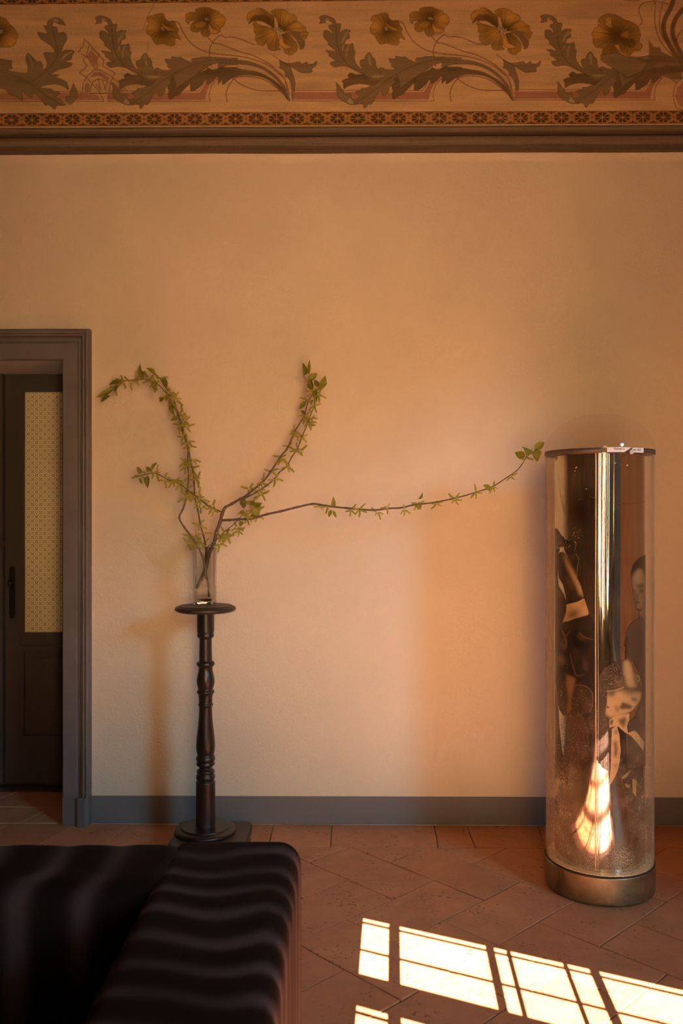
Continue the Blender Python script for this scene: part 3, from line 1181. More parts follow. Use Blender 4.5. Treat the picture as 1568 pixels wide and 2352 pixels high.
def unit(dx, dy=0.0, full=True, part_c=False, seed=0):
    a5 = lambda z: tr(z, *Z5, dy, dx)
    a4 = lambda z: tr(z, *Z4, dy, dx + 514)
    # red band behind
    xs0 = 676 + dx - 4 if dx > -400 else 246
    band = [(xs0, 974 / 4.612 + dy)] + a5(red1)[1:-1] + [(xs0, 1056 / 4.612 + dy)]
    fr.poly(band, RED, 0.9)
    fr.line(band[:6], 1.4, REDL, 0.8)
    fr.line(band[6:] , 1.4, REDL, 0.8)
    top = [(xs0, 958 / 4.612 + dy)] + a5([(1150, 960), (1180, 920), (1220, 845)])
    fr.line(top, 1.5, LIN, 0.9)
    bot = [(xs0, 1069 / 4.612 + dy)] + a5([(1275, 1069), (1262, 1000), (1290, 900), (1370, 815)])
    fr.line(bot, 1.7, LIN, 0.9)
    # stems
    if full:
        s1 = a5([(860, 215), (940, 240), (990, 340), (1080, 460), (1250, 550)]) + a4([(300, 775), (500, 820), (700, 900), (850, 1020), (920, 1080), (970, 1250)])
        s2 = a5([(1240, 375), (1310, 450)]) + a4([(30, 605), (300, 710), (470, 755), (680, 860), (800, 950), (920, 1080), (990, 1300)])
        s3 = a5([(1290, 700), (1270, 580), (1275, 500), (1310, 430), (1380, 370)]) + a4([(100, 512), (180, 505), (300, 530), (400, 570), (500, 610), (570, 608)])
        s4 = a4([(200, 1070), (300, 1150), (450, 1220), (600, 1250), (880, 1252)])
        s5 = a4([(130, 1400), (120, 1260), (210, 1100), (350, 1052), (500, 1060), (650, 1100), (800, 1200), (900, 1290)])
        for s in (s1, s2, s3, s4, s5):
            fr.line(sm(s), 2.3, LIN, 0.9)
    # leaves
    def lf(pts, col=LEAF):
        fr.poly(sm(pts, 3), col, 1.0, outline=OUT, ow=1.1)
    def lo(pts, col=LEAF):
        q = sm(pts, 3)
        fr.poly(q, col)
        fr.line(q, 1.1, OUT, 0.9)
    lo(a5(leafE), LEAFD)
    if full:
        lo(a4(stemE), LEAFD)
        lo(a4(stemC))
    lo(a5(leafC))
    lf(a5(leafD), LEAFD)
    lf(a5(leafB), LEAFD)
    lf(a5(leafA))
    lf(a5(curl))
    fr.poly(a5(curlL), LEAFL, 0.9)
    fr.poly(a5(tipL), LEAFL, 0.9)
    fr.poly(a5(hiL), LEAFL, 0.7, blur=0.8)
    for q in ([(365, 330), (330, 370), (300, 430)], [(380, 345), (340, 385), (300, 450)], [(590, 575), (600, 640), (605, 690)], [(575, 590), (585, 640), (595, 680)], [(370, 480), (350, 540), (350, 600)]):
        fr.line(a5(q), 2.4, LEAFL, 0.75)
    streaks(fr, a5(veinC), LEAFD, 60, seed + 1)
    streaks(fr, a5(veinC), (0.30, 0.215, 0.11), 60, seed + 2)
    streaks(fr, a5(veinA), (0.30, 0.21, 0.105), 50, seed + 3, 10)
    for v in (veinA, veinC, veinE):
        fr.line(sm(a5(v)), 1.2, OUT, 0.8)
    if full:
        fr.line(sm(a4([(0, 850), (250, 850), (500, 895), (700, 980), (850, 1110), (980, 1330)])), 1.0, OUT, 0.5)
        fr.line(sm(a4([(0, 1060), (250, 990), (500, 1010), (720, 1090), (880, 1220)])), 1.0, OUT, 0.5)
        lf(a4(spiky1))
        lf(a4(spiky2))
        fr.line(sm(a4([(760, 760), (950, 880), (1100, 915), (1300, 900)])), 0.9, OUT, 0.6)
        # flowers
        c = a4([(840, 410)])[0]
        for i, (p, ld) in enumerate(BF):
            fr.petal(sm(a4(p), 3), c, GOLD, GOLDD, GOLDL, OUT, seed + i, a4([ld])[0] if ld else None)
        for p in BFdark:
            fr.poly(a4(p), GOLDD, 0.75, blur=0.6)
        fr.poly(a4(BFcurl), GOLDL, 0.95, outline=OUT, ow=1.0)
        fr.poly(a4([(520, 285), (620, 290), (760, 375), (700, 360), (580, 335)]), BG, 0.9)
        fr.poly(a4([(780, 235), (810, 240), (830, 310), (830, 375), (795, 365), (780, 300)]), BG, 0.7)
        fr.poly(a4([(790, 375), (850, 375), (905, 440), (860, 445), (800, 400)]), (0.48, 0.43, 0.30), 0.95)
        c1 = a5([(770, 300)])[0]
        fr.petal(sm(a5(F1), 3), c1, GOLD, GOLDD, GOLDL, OUT, seed + 11, a5([(650, 270)])[0])
        fr.poly(a5([(760, 240), (800, 270), (860, 300), (900, 320), (830, 320), (780, 290)]), GOLDL, 0.6, blur=0.8)
        fr.poly(a5([(745, 280), (775, 285), (795, 320), (765, 325)]), (0.48, 0.42, 0.28), 0.9)
        c2 = a5([(1235, 195)])[0]
        fr.petal(sm(a5(F2), 3), c2, GOLD, GOLDD, GOLDL, OUT, seed + 12, a5([(1370, 210)])[0])
        fr.poly(a5([(1260, 250), (1300, 300), (1370, 330), (1320, 350), (1285, 345), (1262, 300)]), GOLDL, 0.9)
        fr.poly(a5([(1110, 260), (1180, 225), (1240, 240), (1200, 290), (1130, 290)]), GOLDL, 0.45, blur=1.5)
        fr.poly(a5([(1205, 185), (1250, 185), (1270, 210), (1225, 208)]), (0.48, 0.42, 0.28), 0.9)
        for ct, n_, L in ((c, 26, 24), (c1, 18, 13), (c2, 18, 12)):
            rs = np.random.default_rng(seed + 40)
            for k in range(n_):
                th = rs.uniform(0, 6.28)
                l0, l1 = rs.uniform(2, 6), rs.uniform(0.5, 1) * L
                fr.line([(ct[0] + l0 * math.cos(th), ct[1] + l0 * math.sin(th)), (ct[0] + l1 * math.cos(th), ct[1] + l1 * math.sin(th))], 0.7, GOLDD, 0.5)



# left mirrored spray, with half a flower
ZA = (5.807, 0)
ta = lambda z: tr(z, *ZA)
fr.poly(ta([(-60, 1238), (1100, 1238), (1100, 1335), (-60, 1335)]), RED, 0.85)
fr.line(ta([(-60, 1222), (1095, 1222)]), 1.5, LIN, 0.9)
fr.line(ta([(-60, 1353), (1380, 1353)]), 1.7, LIN, 0.9)
leafL = [(880, 345), (830, 330), (780, 320), (720, 290), (700, 320), (700, 350), (760, 370), (775, 440), (850, 430), (885, 470), (890, 530), (850, 600), (810, 700), (840, 680), (900, 665), (985, 680), (975, 720), (955, 750), (950, 790), (870, 820), (965, 850), (900, 900), (780, 930), (680, 990), (785, 1000), (740, 1030), (800, 1050), (890, 1100), (912, 1200), (860, 1160), (720, 1120), (530, 1165), (690, 1190), (700, 1210), (800, 1240), (745, 1290), (780, 1320), (830, 1345), (870, 1405), (760, 1410), (730, 1460), (640, 1390), (610, 1410), (520, 1300), (440, 1240), (420, 1310), (330, 1240), (290, 1230), (300, 1340), (200, 1280), (120, 1260), (80, 1200), (-60, 1150), (-60, 925), (130, 945), (340, 975), (375, 900), (345, 800), (370, 710), (440, 770), (490, 820), (540, 820), (570, 880), (580, 930), (632, 860), (590, 740), (600, 700), (720, 700), (710, 640), (650, 590), (550, 520), (500, 430), (560, 440), (635, 445), (580, 340), (625, 345), (640, 280), (740, 235), (830, 265)]
fr.poly(sm(ta(leafL), 3), LEAF, 1, outline=OUT, ow=1.1)
fr.poly(ta([(820, 1360), (880, 1395), (940, 1390), (990, 1350), (1035, 1290), (1020, 1200), (980, 1110), (960, 1170), (930, 1230), (940, 1290), (880, 1290), (880, 1340)]), LEAF, 1, outline=OUT)
fr.poly(ta([(825, 1358), (880, 1360), (935, 1385), (890, 1400)]), LEAFL, 0.9)
fr.poly(ta([(680, 270), (740, 245), (780, 265), (770, 300), (730, 285)]), LEAFL, 0.8)
for q in ([(375, 740), (410, 800), (430, 870)], [(960, 690), (880, 740), (820, 800)], [(940, 700), (870, 730), (830, 770)]):
    fr.line(ta(q), 2.4, LEAFL, 0.7)
fr.line(sm(ta([(690, 350), (740, 540), (770, 680), (740, 800), (600, 960), (430, 1090)])), 1.2, OUT, 0.8)
fr.line(sm(ta([(-60, 940), (200, 1010), (420, 1130), (600, 1270), (820, 1400)])), 1.2, OUT, 0.8)
streaks(fr, ta([(-60, 1000), (200, 1060), (420, 1150), (600, 1290), (800, 1390)]), LEAFD, 40, 5)
fr.poly(ta([(-60, 770), (80, 800), (160, 810), (150, 880), (165, 910), (80, 940), (-60, 935)]), LEAF, 1, outline=OUT)
fr.petal(ta([(-160, 240), (0, 215), (80, 250), (130, 320), (200, 390), (240, 470), (215, 550), (195, 600), (150, 625), (0, 635), (-160, 600)]), ta([(0, 430)])[0], GOLD, GOLDD, GOLDL, OUT, 77, ta([(150, 540)])[0])
fr.poly(ta([(-20, 400), (30, 395), (45, 430), (0, 460)]), (0.48, 0.42, 0.28), 0.9)

# red strapwork between the two sprays
for q in ([(1040, 700), (1110, 610), (1125, 520), (1195, 590), (1150, 740), (1270, 920), (1300, 910), (1290, 800), (1330, 730), (1200, 600)],
          [(1085, 720), (1150, 760), (1100, 800), (1165, 880), (1060, 970), (1150, 1030), (1310, 1200), (1385, 1355)],
          [(1215, 640), (1385, 800), (1370, 860)], [(1370, 880), (1530, 970), (1470, 1110), (1455, 1230), (1465, 1355)],
          [(1100, 1222), (1110, 1110), (1160, 1020), (1250, 940), (1330, 935), (1450, 1000), (1600, 1110), (1700, 1225)],
          [(1200, 1245), (1200, 1180), (1240, 1090), (1310, 1050), (1420, 1080), (1530, 1150), (1600, 1235)], [(1195, 1245), (1640, 1245)],
          [(1310, 1060), (1340, 1195), (1285, 1120)], [(1370, 1090), (1405, 1195), (1420, 1110)]):
    fr.line(ta(q), 2.0, LIN, 0.9)
fr.poly(ta([(1205, 660), (1310, 760), (1285, 850), (1270, 890), (1165, 750)]), RED, 0.85)
fr.poly(ta([(1180, 1040), (1260, 960), (1340, 960), (1460, 1040), (1440, 1080), (1320, 1010), (1230, 1030)]), RED, 0.85)
fr.poly(ta([(1125, 1225), (1135, 1120), (1160, 1090), (1195, 1120), (1180, 1250), (1300, 1270), (1345, 1335), (1050, 1335), (1050, 1240)]), RED, 0.8)
fr.poly(ta([(1490, 1090), (1560, 1130), (1690, 1250), (1640, 1270), (1560, 1180)]), RED, 0.8)
fr.poly(ta([(1480, 1270), (1700, 1270), (1700, 1335), (1480, 1335)]), RED, 0.8)

unit(-514, 1.0, True, seed=100)
unit(0, 0.0, True, seed=200)
unit(508, -2.0, False, seed=300)

# right end: third flower, spray running into the central motif
ZR = (4.506, 1220)
tz = lambda z: tr(z, *ZR)
fr.poly(tz([(900, 640), (1000, 580), (1110, 590), (1200, 620), (1220, 560), (1215, 410), (1270, 490), (1330, 490), (1350, 540), (1420, 570), (1560, 690), (1560, 830), (1480, 830), (1290, 740), (1240, 720), (1180, 745), (1100, 800), (960, 830)]), LEAFD, 0.85, blur=1.5)
fr.poly(tz([(720, 565), (800, 560), (860, 540), (1000, 590), (1200, 640), (1150, 740), (1000, 800), (800, 680), (720, 620)]), LEAF, 0.9, blur=1.0, outline=OUT)
for q in ([(1568, 680), (1450, 500), (1370, 330), (1380, 200), (1450, 60), (1480, -60)], [(1568, 600), (1480, 420), (1460, 300), (1500, 180), (1600, 60)]):
    fr.line(sm(tz(q)), 11, LEAFD, 0.9)
    fr.line(sm(tz(q)), 1.0, OUT, 0.7)
for q in ([(1260, -40), (1280, 60), (1280, 250), (1350, 450), (1540, 650)], [(1380, -30), (1330, 150), (1340, 350), (1480, 560)], [(1110, 270), (1145, 220), (1110, 110), (1160, 30), (1300, 15), (1420, 45)], [(960, 0), (1080, 10), (1150, -10)],
          [(1568, 300), (1510, 380), (1500, 470)], [(1568, 800), (1490, 880), (1470, 1000), (1500, 1110), (1568, 1140)], [(1100, 850), (1180, 770), (1300, 760), (1430, 810), (1500, 860)]):
    fr.line(sm(tz(q)), 2.2, LIN, 0.85)
fr.poly(tz([(1568, 850), (1510, 900), (1490, 1000), (1520, 1090), (1620, 1130), (1620, 850)]), RED, 0.7)
FR3 = [(640, 380), (625, 350), (660, 290), (690, 270), (700, 190), (800, 140), (900, 165), (960, 200), (1080, 250), (1130, 350), (1115, 430), (1150, 470), (1120, 520), (1060, 530), (1000, 590), (930, 560), (860, 540), (740, 560), (735, 500), (670, 490), (635, 440)]
fr.petal(sm(tz(FR3), 3), tz([(890, 370)])[0], GOLD, GOLDD, GOLDL, OUT, 501, tz([(680, 330)])[0])
fr.poly(tz([(780, 190), (830, 180), (830, 290), (770, 260)]), GOLDL, 0.7, blur=0.8)
fr.poly(tz([(860, 470), (900, 460), (930, 540), (1000, 580), (930, 560)]), GOLDL, 0.9)
fr.poly(tz([(940, 340), (1010, 320), (1000, 390), (930, 380)]), GOLDL, 0.45, blur=2)
fr.poly(tz([(920, 400), (1060, 400), (1090, 460), (1030, 500), (960, 470)]), GOLDD, 0.7, blur=1.0)
for q in ([(690, 210), (880, 370)], [(860, 200), (880, 370)], [(650, 330), (880, 370)], [(640, 440), (880, 380)], [(780, 540), (890, 390)], [(1120, 400), (900, 380)], [(1060, 280), (900, 360)]):
    fr.line(tz(q), 1.0, GOLDD, 0.55)

# cracks and old repairs in the plaster
fr.line([(362, -20), (352, 14), (340, 34), (333, 52), (329, 70)], 1.0, (0.10, 0.06, 0.035), 0.9)
fr.line([(339, 95), (339, 118), (332, 140), (325, 165), (325, 208)], 0.8, (0.14, 0.085, 0.05), 0.7)
fr.line([(661, 2), (664, 140), (655, 160), (654, 250)], 0.7, (0.22, 0.14, 0.08), 0.7)
fr.line([(943, 200), (935, 225), (925, 250)], 0.7, (0.22, 0.14, 0.08), 0.6)
fr.line([(716, 262), (745, 247), (770, 241), (800, 240)], 0.9, (0.78, 0.52, 0.22), 0.8)
rs = np.random.default_rng(3)
for _ in range(260):
    x, y = rs.uniform(-30, 1600), rs.uniform(5, 255)
    L = rs.uniform(15, 110)
    fr.line([(x, y), (x + L * 0.5, y + rs.normal(0, 1)), (x + L, y + rs.normal(0, 1.5))], rs.uniform(0.6, 2.2), (0.36, 0.24, 0.13), rs.uniform(0.06, 0.22))
for _ in range(60):
    x, y, r_ = rs.uniform(-30, 1600), rs.uniform(5, 255), rs.uniform(8, 40)
    pts_ = [(x + r_ * 2.0 * math.cos(a) * rs.uniform(.6, 1), y + r_ * 0.5 * math.sin(a) * rs.uniform(.6, 1)) for a in np.linspace(0, 6.28, 14)[:-1]]
    fr.poly(pts_, (0.42, 0.28, 0.15), rs.uniform(0.08, 0.22), blur=6)

# upper and lower rosette borders (line slopes as the wall runs)
STB, STD, STL = (0.58, 0.28, 0.09), (0.085, 0.048, 0.024), (0.62, 0.36, 0.13)


def rosette_band(ytop, ybot, slope, x_first, pitch):
    yt = lambda x: ytop + slope * x
    yb = lambda x: ybot + slope * x
    fr.poly([(-60, yt(-60)), (1620, yt(1620)), (1620, yb(1620)), (-60, yb(-60))], STB)
    fr.line([(-60, yt(-60)), (1620, yt(1620))], 1.5, (0.13, 0.06, 0.03), 0.9)
    fr.line([(-60, yb(-60)), (1620, yb(1620))], 1.5, (0.13, 0.06, 0.03), 0.9)
    hh = (ybot - ytop) / 2
    x = x_first - 3 * pitch
    i = 0
    while x < 1640:
        cy = (yt(x) + yb(x)) / 2
        for k in range(8):
            th = math.pi / 8 + k * math.pi / 4
            pts_ = []
            for d, wv in ((0.16, 0.0), (0.5, 0.17), (0.90, 0.27), (1.0, 0.12), (0.93, 0.0), (1.0, -0.12), (0.90, -0.27), (0.5, -0.17)):
                u = d * math.cos(th) - wv * math.sin(th)
                v = d * math.sin(th) + wv * math.cos(th)
                pts_.append((x + u * hh * 1.26, cy + v * hh * 0.88))
            fr.poly(pts_, STD, 0.92)
        fr.line([(x - 1, cy), (x + 1, cy)], 3.0, STL, 1.0)
        fr.line([(x - .2, cy), (x + .2, cy)], 1.2, STD, 0.8)
        xm = x + pitch / 2
        for sg in (-1, 1):
            yy = cy + sg * hh * 0.86
            for ddx in (-6.5, 0, 6.5):
                fr.poly([(xm, yy - sg * 0.5 * hh * (0.75 if ddx == 0 else 0.35)), (xm + ddx + 4.2, yy - sg * 0.3), (xm + ddx, yy + sg * 1.2), (xm + ddx - 4.2, yy - sg * 0.3)], STD, 0.85)
            fr.line([(x + pitch * 0.30, cy + sg * hh * 0.25), (xm, cy + sg * hh * 0.02), (x + pitch * 0.70, cy + sg * hh * 0.25)], 1.1, STL, 0.5)
        fr.line([(xm - 1.4, cy), (xm + 1.4, cy)], 2.4, STD, 0.8)
        x += pitch
        i += 1


rosette_band(261.0, 289.5, -6.5 / 1568, 73.6, 46.75)
rosette_band(-19.0, 10.0, -17.0 / 1568, 73.6, 46.75)
for _ in range(120):
    x, y = rs.choice([30, 495, 990, 1170]) + rs.normal(0, 22), 275 + rs.normal(0, 6)
    fr.line([(x, y), (x + 1.5, y)], 1.0, (0.74, 0.50, 0.24), 0.7)

gx = np.arange(XL, XR + 0.001, 0.00245)
yf = -0.008
zf0, zf1 = P(784, 291.5, yf).z, 3.70
gz = np.arange(zf0, zf1, 0.00245)
GX, GZ = np.meshgrid(gx, gz)
px, py = project(GX, np.full_like(GX, yf), GZ)
keep = (gx > -1.75) & (gx < 1.75)
GX, GZ, px, py = (q[:, keep] for q in (GX, GZ, px, py))
cols = fr.sample(px, py)
frz = grid_mesh('trim_1', np.stack([GX, np.full_like(GX, yf), GZ], -1), cols, M['frieze'])
tag(frz, kind='structure')
# plain continuations beyond the visible length, up to the side walls
for i, (a, b) in enumerate(((XL, -1.75), (1.745, XR))):
    g2 = np.array([[[a, yf, zf0], [b, yf, zf0]], [[a, yf, zf1], [b, yf, zf1]]])
    o = grid_mesh('trim_%d' % (3 + i), g2, np.tile(np.array([*BG, 1.0]), (2, 2, 1)), M['frieze'])
    tag(o, kind='structure')

# painted two-step moulding under the frieze, slightly proud of the wall
ym = -0.026
prof = []   # (pixel y at x=784, y world, colour)
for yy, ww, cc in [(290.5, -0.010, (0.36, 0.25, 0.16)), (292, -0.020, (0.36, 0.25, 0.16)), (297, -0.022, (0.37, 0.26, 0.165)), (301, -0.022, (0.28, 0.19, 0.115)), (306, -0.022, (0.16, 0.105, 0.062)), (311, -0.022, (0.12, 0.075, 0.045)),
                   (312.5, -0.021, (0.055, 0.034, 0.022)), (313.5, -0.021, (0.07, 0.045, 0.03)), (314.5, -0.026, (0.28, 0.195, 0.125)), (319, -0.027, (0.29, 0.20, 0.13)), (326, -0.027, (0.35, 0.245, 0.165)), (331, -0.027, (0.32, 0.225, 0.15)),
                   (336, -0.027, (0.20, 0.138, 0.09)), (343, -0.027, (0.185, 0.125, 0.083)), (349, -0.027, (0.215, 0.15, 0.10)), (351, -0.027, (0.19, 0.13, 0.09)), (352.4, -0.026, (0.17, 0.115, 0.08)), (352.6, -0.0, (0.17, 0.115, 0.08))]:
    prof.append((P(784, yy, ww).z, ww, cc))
mx_ = np.linspace(XL, XR, 200)
G = np.zeros((len(prof), len(mx_), 3))
Cc = np.ones((len(prof), len(mx_), 4))
rs = np.random.default_rng(9)
wob = np.convolve(rs.normal(0, 1, len(mx_) + 20), np.ones(21) / 21, 'valid')[:len(mx_)]
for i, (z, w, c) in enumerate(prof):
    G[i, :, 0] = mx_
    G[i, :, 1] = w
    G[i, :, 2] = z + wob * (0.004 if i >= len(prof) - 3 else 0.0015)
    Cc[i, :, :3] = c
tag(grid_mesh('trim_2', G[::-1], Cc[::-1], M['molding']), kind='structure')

# ------------------------------------------------------------------ door
door = tag(empty('door_1', (DX1, 0, 0)), kind='structure')


def dpart(name, bm, mat, parent=door, smooth=False):
    o = bm_obj(name, bm, mat, parent, smooth)
    if parent is door:
        o.location = -Vector(door.location)
    return o


# moulded casing swept round the opening with mitred corners
cprof = [(-0.012, 0.0), (-0.012, -0.030), (-0.008, -0.034), (0.050, -0.034), (0.054, -0.031), (0.056, -0.020), (0.062, -0.016), (0.071, -0.018), (0.076, -0.026), (0.0765, -0.040), (0.079, -0.046), (0.084, -0.048), (0.088, -0.046), (0.0885, -0.043), (0.090, -0.046), (0.098, -0.050), (0.104, -0.046), (0.107, -0.036), (0.108, 0.0)]
PBZ = 0.125
path = [((DX1, PBZ), (1, 0)), ((DX1, DZ), (1, 1)), ((DX0, DZ), (-1, 1)), ((DX0, PBZ), (-1, 0))]
# the lintel member keeps the casing wider at the head
bm = bmesh.new()
rows = []
for (x, z), (ox, oz) in path:
    rows.append([bm.verts.new((x + ox * w, y, z + oz * w * (1.12 if oz else 1))) for w, y in cprof])
for a, b in zip(rows, rows[1:]):
    for i in range(len(cprof) - 1):
        bm.faces.new((a[i], a[i + 1], b[i + 1], b[i]))
dpart('casing', bm, M['casing'])
# painted lining of the recess
bm = bmesh.new()
for c in ([(DX0 + 0.002, -0.001, 0), (DX0 + 0.002, YD + 0.02, 0), (DX0 + 0.002, YD + 0.02, DZ), (DX0 + 0.002, -0.001, DZ)],
          [(DX1 - 0.002, -0.001, 0), (DX1 - 0.002, YD + 0.02, 0), (DX1 - 0.002, YD + 0.02, DZ), (DX1 - 0.002, -0.001, DZ)],
          [(DX0, -0.001, DZ - 0.002), (DX0, YD + 0.02, DZ - 0.002), (DX1, YD + 0.02, DZ - 0.002), (DX1, -0.001, DZ - 0.002)]):
    bm.faces.new([bm.verts.new(q) for q in c])
dpart('reveal_lining', bm, M['lining'])
# plinth blocks
for sx in (1, -1):
    bm = bmesh.new()
    x0 = DX1 - 0.012 if sx > 0 else DX0 - 0.122
    pr = [(0, 0.02), (0, -0.034), (0.055, -0.036), (0.072, -0.052), (0.105, -0.055), (0.118, -0.042), (0.122, -0.006), (0.122, 0.02)]
    if sx < 0:
        pr = [(0.134 - a, b) for a, b in pr][::-1]
    lo = [bm.verts.new((x0 + a, b, 0.0)) for a, b in pr]
    hi = [bm.verts.new((x0 + a, b, PBZ - 0.006)) for a, b in pr]
    hi2 = [bm.verts.new((x0 + a * 0.97 + 0.002, b * 0.85, PBZ)) for a, b in pr]
    for i in range(len(pr) - 1):
        bm.faces.new((lo[i], lo[i + 1], hi[i + 1], hi[i]))
        bm.faces.new((hi[i], hi[i + 1], hi2[i + 1], hi2[i]))
    bm.faces.new(hi2)
    dpart('plinth_block', bm, M['casing'])

XG = P(10, 1300, YD).x                       # meeting line of the two leaves
ZD0, ZD1 = P(80, 1800, YD).z, P(80, 856, YD).z
GX0 = P(55, 1300, YD).x
GZ0, GZ1 = P(80, 1453, YD).z, P(80, 900, YD).z
PZ0, PZ1 = P(80, 1690, YD).z, P(80, 1494, YD).z


def frame_rect(bm, x0, x1, z0, z1, w, y0, y1):
    box_bm(bm, x0 - w, x0, y0, y1, z0 - w, z1 + w)
    box_bm(bm, x1, x1 + w, y0, y1, z0 - w, z1 + w)
    box_bm(bm, x0, x1, y0, y1, z1, z1 + w)
    box_bm(bm, x0, x1, y0, y1, z0 - w, z0)


LW = DX1 + 0.03 - XG
for side in (1, -1):
    mir = lambda x: XG + side * (x - XG)
    def bx(bm, x0, x1, y0, y1, z0, z1):
        a, b = sorted((mir(x0), mir(x1)))
        box_bm(bm, a, b, y0, y1, z0, z1)
    GX1 = XG + LW - (GX0 - XG)
    y0, y1 = YD, YD + 0.04
    bm = bmesh.new()
    bx(bm, XG + 0.003, GX0, y0, y1, ZD0, ZD1)
    bx(bm, GX1, XG + LW, y0, y1, ZD0, ZD1)
    bx(bm, GX0, GX1, y0, y1, GZ1, ZD1)
    bx(bm, GX0, GX1, y0, y1, PZ1, GZ0)
    bx(bm, GX0, GX1, y0, y1, ZD0, PZ0)
    bevel(bm, 0.003, 1)
    leaf = dpart('door_leaf', bm, M['door'])
    # bead round the glass and the panel
    bm = bmesh.new()
    for (z0, z1) in ((GZ0, GZ1), (PZ0, PZ1)):
        a, b = sorted((mir(GX0), mir(GX1)))
        frame_rect(bm, a + 0.001, b - 0.001, z0, z1, 0.022, y0 - 0.007, y0 + 0.001)
    bevel(bm, 0.005, 2)
    dpart('glazing_bead', bm, M['door'], leaf)
    bm = bmesh.new()
    bx(bm, GX0, GX1, y0 + 0.018, y0 + 0.03, PZ0, PZ1)
    bx(bm, GX0 + 0.035, GX1 - 0.035, y0 + 0.006, y0 + 0.02, PZ0 + 0.04, PZ1 - 0.04)
    bevel(bm, 0.008, 2)
    dpart('door_panel', bm, M['door'], leaf)
    bm = bmesh.new()
    bx(bm, GX0 - 0.004, GX1 + 0.004, y0 + 0.016, y0 + 0.021, GZ0 - 0.004, GZ1 + 0.004)
    dpart('pane', bm, M['pane'], leaf)
    if side > 0:
        # rounded iron finger plate and its knob
        bm = bmesh.new()
        cx_ = P(28.5, 1360, YD).x
        z0, z1 = P(28, 1421, YD).z, P(28, 1300, YD).z
        n_ = 12
        ring = []
        hw = 0.0145
        for k in range(n_ + 1):
            th = math.pi * k / n_
            ring.append((cx_ + hw * math.cos(th), z1 - 0.02 + 0.02 * math.sin(th)))
        for k in range(n_ + 1):
            th = math.pi + math.pi * k / n_
            ring.append((cx_ + hw * math.cos(th), z0 + 0.025 + 0.025 * math.sin(th)))
        f_ = [bm.verts.new((x, y0 - 0.006, z)) for x, z in ring]
        b_ = [bm.verts.new((x, y0 + 0.001, z)) for x, z in ring]
        bm.faces.new(f_)
        for i in range(len(ring)):
            j = (i + 1) % len(ring)
            bm.faces.new((f_[i], f_[j], b_[j], b_[i]))
        dpart('handle_plate', bm, M['iron'], leaf)
        bm = lathe_bm([(0, 0), (0.009, 0), (0.007, 0.012), (0.011, 0.02), (0.013, 0.03), (0.009, 0.038), (0, 0.04)], 20)
        bmesh.ops.transform(bm, matrix=Matrix.Translation((cx_, y0 - 0.005, P(28, 1338, YD).z)) @ Matrix.Rotation(math.pi / 2, 4, 'X'), verts=bm.verts)
        dpart('door_knob', bm, M['iron'], leaf, True)
        bm = bmesh.new()
        a = P(9, 1243, YD)
        b = P(20, 1256, YD)
        box_bm(bm, a.x, b.x, y0 - 0.022, y0, b.z, a.z)
        c_ = P(-8, 1246, YD)
        box_bm(bm, c_.x, a.x + 0.002, y0 - 0.014, y0, b.z + 0.008, a.z - 0.004)
        bevel(bm, 0.002, 1)
        dpart('latch', bm, M['latch'], leaf)
# cover strip on the meeting stile
bm = bmesh.new()
box_bm(bm, XG - 0.022, XG - 0.004, YD - 0.012, YD, ZD0, ZD1)
bevel(bm, 0.004, 2)
dpart('astragal', bm, M['door'])
# frame head above the leaves and an unseen dark panel added behind to block light
bm = bmesh.new()
box_bm(bm, DX0, DX1, YD + 0.02, YD + 0.09, ZD1 + 0.006, DZ)
box_bm(bm, DX0 - 0.05, DX1 + 0.05, YD + 0.095, YD + 0.11, -0.02, DZ + 0.05)
box_bm(bm, DX0, DX0 + 0.02, YD + 0.045, YD + 0.09, 0, DZ)
box_bm(bm, DX1 - 0.02, DX1, YD + 0.045, YD + 0.09, 0, DZ)
dpart('frame_head_light_stop', bm, M['door'])

# ------------------------------------------------------------------ plant stand
SX, SY = P(472, 1389, -0.31).x, -0.31
ZT = 1.0
stand = tag(empty('plant_stand', (SX, SY, 0)), 'tall black turned wooden pedestal with a round top, holding the glass vase', 'stand')


def zz(y):                                    # zoom row -> height on the axis of the stand
    return H - ((1220 + y / 3.178) - CY) / F * (D + SY)


k_ = (D + SY) / F / 3.178
prof = []
for y, r in [(597, 63), (735, 63), (741, 58), (746, 58), (750, 60.5), (760, 62), (770, 60), (777, 55), (783, 46), (788, 45), (860, 46), (945, 47.5), (951, 52), (955, 62), (962, 66), (970, 67), (978, 65), (986, 58), (992, 52), (1000, 50), (1020, 52), (1045, 58), (1070, 63), (1092, 65.5), (1110, 64), (1130, 60), (1150, 54), (1158, 52), (1162, 58), (1168, 63), (1175, 64.5), (1182, 62), (1188, 55), (1196, 52), (1220, 49), (1250, 48), (1258, 49), (1261, 53), (1267, 54.5), (1273, 53), (1277, 48), (1290, 47), (1330, 48), (1370, 50.5), (1420, 55), (1470, 61), (1510, 65.5), (1545, 68.5), (1575, 69), (1605, 66.5), (1625, 62), (1636, 59), (1641, 63), (1650, 68), (1660, 69.5), (1670, 69), (1679, 64), (1684, 61), (1689, 64), (1697, 68), (1704, 67), (1712, 60), (1718, 50), (1724, 45), (1731, 46), (1738, 55), (1745, 63), (1752, 66), (1760, 65), (1767, 61), (1771, 60), (1777, 65), (1788, 69.5), (1800, 70), (1810, 67), (1817, 62), (1822, 62), (1826, 68), (1832, 70), (1990, 70.5), (2148, 71)]:
    prof.append((r * k_, zz(y)))
prof.append((0.042, 0.1045))
prof.append((0.042, 0.1035))
prof = [(0.0, prof[0][1])] + prof
o = bm_obj('turned_column', lathe_bm(prof, 48), M['ebony'], stand, True)
